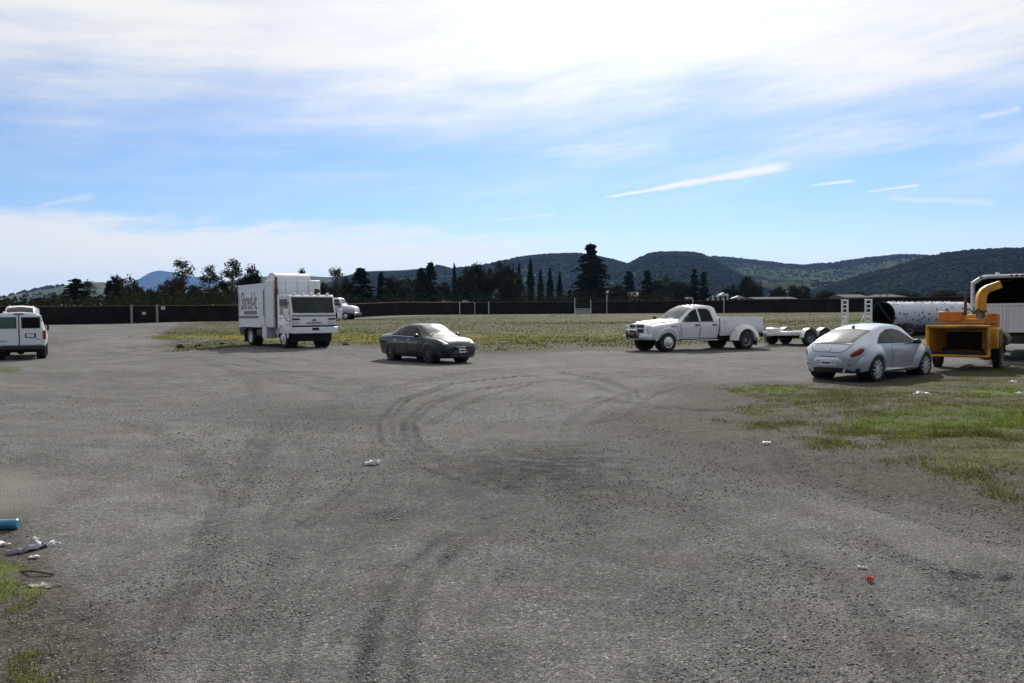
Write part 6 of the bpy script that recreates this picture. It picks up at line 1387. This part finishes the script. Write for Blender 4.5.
# ================================================================== light, sky, air
SUN_EL, SUN_AZ = R(35), R(8)
S = Vector((math.sin(SUN_AZ) * math.cos(SUN_EL), math.cos(SUN_AZ) * math.cos(SUN_EL), math.sin(SUN_EL)))
sd = bpy.data.lights.new('sun', 'SUN'); so = bpy.data.objects.new('sun', sd); COL.objects.link(so)
sd.energy = SUN_E; sd.angle = R(.6); sd.color = (1, .95, .87); so.rotation_euler = S.to_track_quat('Z', 'Y').to_euler()
world = bpy.data.worlds.new('World'); sc.world = world; world.use_nodes = True
def build_sky():
    nt = world.node_tree; k = NT(nt); bg = nt.nodes['Background']
    sky = k.n('ShaderNodeTexSky', sky_type='NISHITA'); sky.sun_disc = False; sky.sun_elevation = SUN_EL; sky.sun_rotation = SUN_AZ; sky.air_density = 1.0; sky.dust_density = .3; sky.ozone_density = 2.0; sky.altitude = 100
    d = k.n('ShaderNodeTexCoord').outputs['Generated']; x, y, z = k.sep(d, 'v')[:3]
    e = k.m('MULTIPLY', k.m('ARCSINE', z), 57.296); a = k.m('MULTIPLY', k.m('ARCTAN2', x, y), 57.296)
    et = k.m('SUBTRACT', e, k.m('MULTIPLY', a, .10))       # streaks climb gently to the right
    v1 = k.xyz(k.m('MULTIPLY', a, .055), k.m('MULTIPLY', et, .26), 0.0); n1 = k.noise(v1, 1.0, 7, .62)
    v2 = k.xyz(k.m('MULTIPLY', a, .10), k.m('MULTIPLY', et, .75), 3.7); n2 = k.noise(v2, 1.0, 6, .6)
    v3 = k.xyz(k.m('MULTIPLY', a, .5), k.m('MULTIPLY', et, 1.6), 9.1); n3 = k.noise(v3, 1.0, 6, .65)
    wob = k.m('ADD', k.m('MULTIPLY', k.m('SUBTRACT', n1, .5), 7.0), k.m('MULTIPLY', k.m('SUBTRACT', n2, .5), 4.0))
    # high veil of cirrus
    ev = k.m('ADD', e, wob); veil = k.ss(ev, 9.8, 18.0)
    veil = k.m('MULTIPLY', veil, k.m('ADD', .78, k.m('MULTIPLY', k.m('SUBTRACT', k.m('ADD', k.m('MULTIPLY', n1, .6), k.m('MULTIPLY', n2, .4)), .42), 1.2), clamp=True))
    # low bank along the horizon, thick at left and thinning to the right
    edge = k.m('ADD', 5.7, k.m('MULTIPLY', a, -.022)); thick = k.ss(a, 16.0, -6.0)
    lb = k.ss(k.m('ADD', k.m('SUBTRACT', e, edge), k.m('ADD', k.m('MULTIPLY', k.m('SUBTRACT', n2, .5), 4.2), k.m('MULTIPLY', k.m('SUBTRACT', n3, .5), 1.6))), 1.1, -1.1)
    lb = k.m('MULTIPLY', k.m('MULTIPLY', lb, thick), k.m('ADD', .70, k.m('MULTIPLY', n2, .5)), clamp=True)
    lb = k.m('MULTIPLY', lb, k.lin(e, 0, 3.2, .62, 1.0))
    low = k.m('MULTIPLY', k.ss(e, 7.5, 1.5), .70)
    # faint streaks in the blue
    mid = k.m('MULTIPLY', k.m('MULTIPLY', k.ss(k.m('ADD', k.m('MULTIPLY', n1, .7), k.m('MULTIPLY', n2, .3)), .40, .70), k.m('MULTIPLY', k.ss(e, 5, 10), k.ss(e, 26, 15))), k.ss(a, -32, 20, .25, .75))
    base = k.m('MAXIMUM', k.m('MAXIMUM', veil, lb), k.m('MAXIMUM', low, mid))
    tot = base
    # condensation trails: thin wedges along great circles
    for (p0, p1, w0, w1, st) in [((594, 199.5), (802, 163), .0009, .0095, .95), ((808, 186), (856, 180.5), .0010, .0026, .85), ((864, 192.5), (922, 184.5), .0008, .0026, .85), ((490, 221), (562, 213.5), .001, .003, .5), ((880, 198), (1004, 203), .004, .006, .4), ((545, 237), (600, 231), .002, .003, .5), ((30, 208), (98, 195), .002, .006, .35), ((975, 118), (1024, 108), .004, .008, .5)]:
        A, B = ray(*p0), ray(*p1); c = (A + B).normalized(); tt = (B - A).normalized(); nn = c.cross(tt).normalized(); L = (B - A).length / 2
        def dot(v): 
            q = k.n('ShaderNodeVectorMath', operation='DOT_PRODUCT'); nt.links.new(d, q.inputs[0]); q.inputs[1].default_value = v; return q.outputs['Value']
        dc = k.m('MAXIMUM', dot(c), .05); u = k.m('DIVIDE', k.m('DIVIDE', dot(tt), dc), L); vv = k.m('ADD', k.m('ABSOLUTE', k.m('ADD', k.m('DIVIDE', dot(nn), dc), k.m('MULTIPLY', k.m('SUBTRACT', n3, .5), w1 * .9))), 0.0)
        w = k.lin(u, -1, 1, w0, w1); f = k.ss(k.m('DIVIDE', vv, w), 1.15, .15)
        f = k.m('MULTIPLY', f, k.m('MULTIPLY', k.ss(k.m('ABSOLUTE', u), 1.02, .72), k.ss(dot(c), .3, .5)))
        tot = k.m('MAXIMUM', tot, k.m('MULTIPLY', f, st))
    # bright forward scattering of the veil round the sun
    q = k.n('ShaderNodeVectorMath', operation='DOT_PRODUCT'); nt.links.new(d, q.inputs[0]); q.inputs[1].default_value = S; cs = k.m('MAXIMUM', q.outputs['Value'], 0.0)
    glow = k.m('ADD', k.m('MULTIPLY', k.m('POWER', cs, 26.0), .8), k.m('MULTIPLY', k.m('POWER', cs, 90.0), 2.0))
    br = k.m('MULTIPLY', k.m('ADD', k.ss(q.outputs['Value'], -.3, .62, .34, 1.06), glow), CLOUD_B); cloud = k.xyz(k.m('MULTIPLY', br, 1.0), k.m('MULTIPLY', br, .98), k.m('MULTIPLY', br, .93))
    veil2 = k.m('MULTIPLY', k.ss(cs, .90, .995), .5); tot = k.m('MAXIMUM', tot, veil2)
    skyc = k.mix(1.0, sky.outputs[0], SKY_TINT, 'MULTIPLY')
    col = k.mix(k.m('MINIMUM', tot, .97), skyc, cloud)
    nt.links.new(col, bg.inputs['Color']); bg.inputs['Strength'].default_value = .1
SUN_E0 = 1
build_sky()
# the air: one closed box of thin even haze round everything on the ground
hz = MB().bb(-10800, 10800, -10800, 10800, -2.0, 560).build('haze', None, None, False); hz['kind'] = 'stuff'; hz['label'] = 'thin blue haze that fades the far hills'
hm = bpy.data.materials.new('haze_air'); hm.use_nodes = True; hn = hm.node_tree; hn.nodes.remove(hn.nodes['Principled BSDF']); pv = hn.nodes.new('ShaderNodeVolumePrincipled')
pv.inputs['Color'].default_value = (.24, .46, .95, 1); pv.inputs['Density'].default_value = HAZE; pv.inputs['Anisotropy'].default_value = .45; hn.links.new(pv.outputs[0], hn.nodes['Material Output'].inputs['Volume']); hz.data.materials.append(hm)
vs_ = sc.view_settings; vs_.view_transform = 'Standard'; vs_.look = 'None'; vs_.gamma = 1; vs_.use_curve_mapping = False; vs_.exposure = EXPO
sc.render.resolution_x, sc.render.resolution_y = 1024, 683; sc.render.engine = 'CYCLES'
cy = sc.cycles; cy.use_denoising = True; cy.max_bounces = 6; cy.diffuse_bounces = 3; cy.glossy_bounces = 3; cy.transparent_max_bounces = 6; cy.volume_bounces = 0; cy.sample_clamp_indirect = 6; cy.use_adaptive_sampling = True; cy.adaptive_threshold = .015
try: cy.denoiser = 'OPENIMAGEDENOISE'; cy.denoising_input_passes = 'RGB_ALBEDO_NORMAL'
except Exception: pass
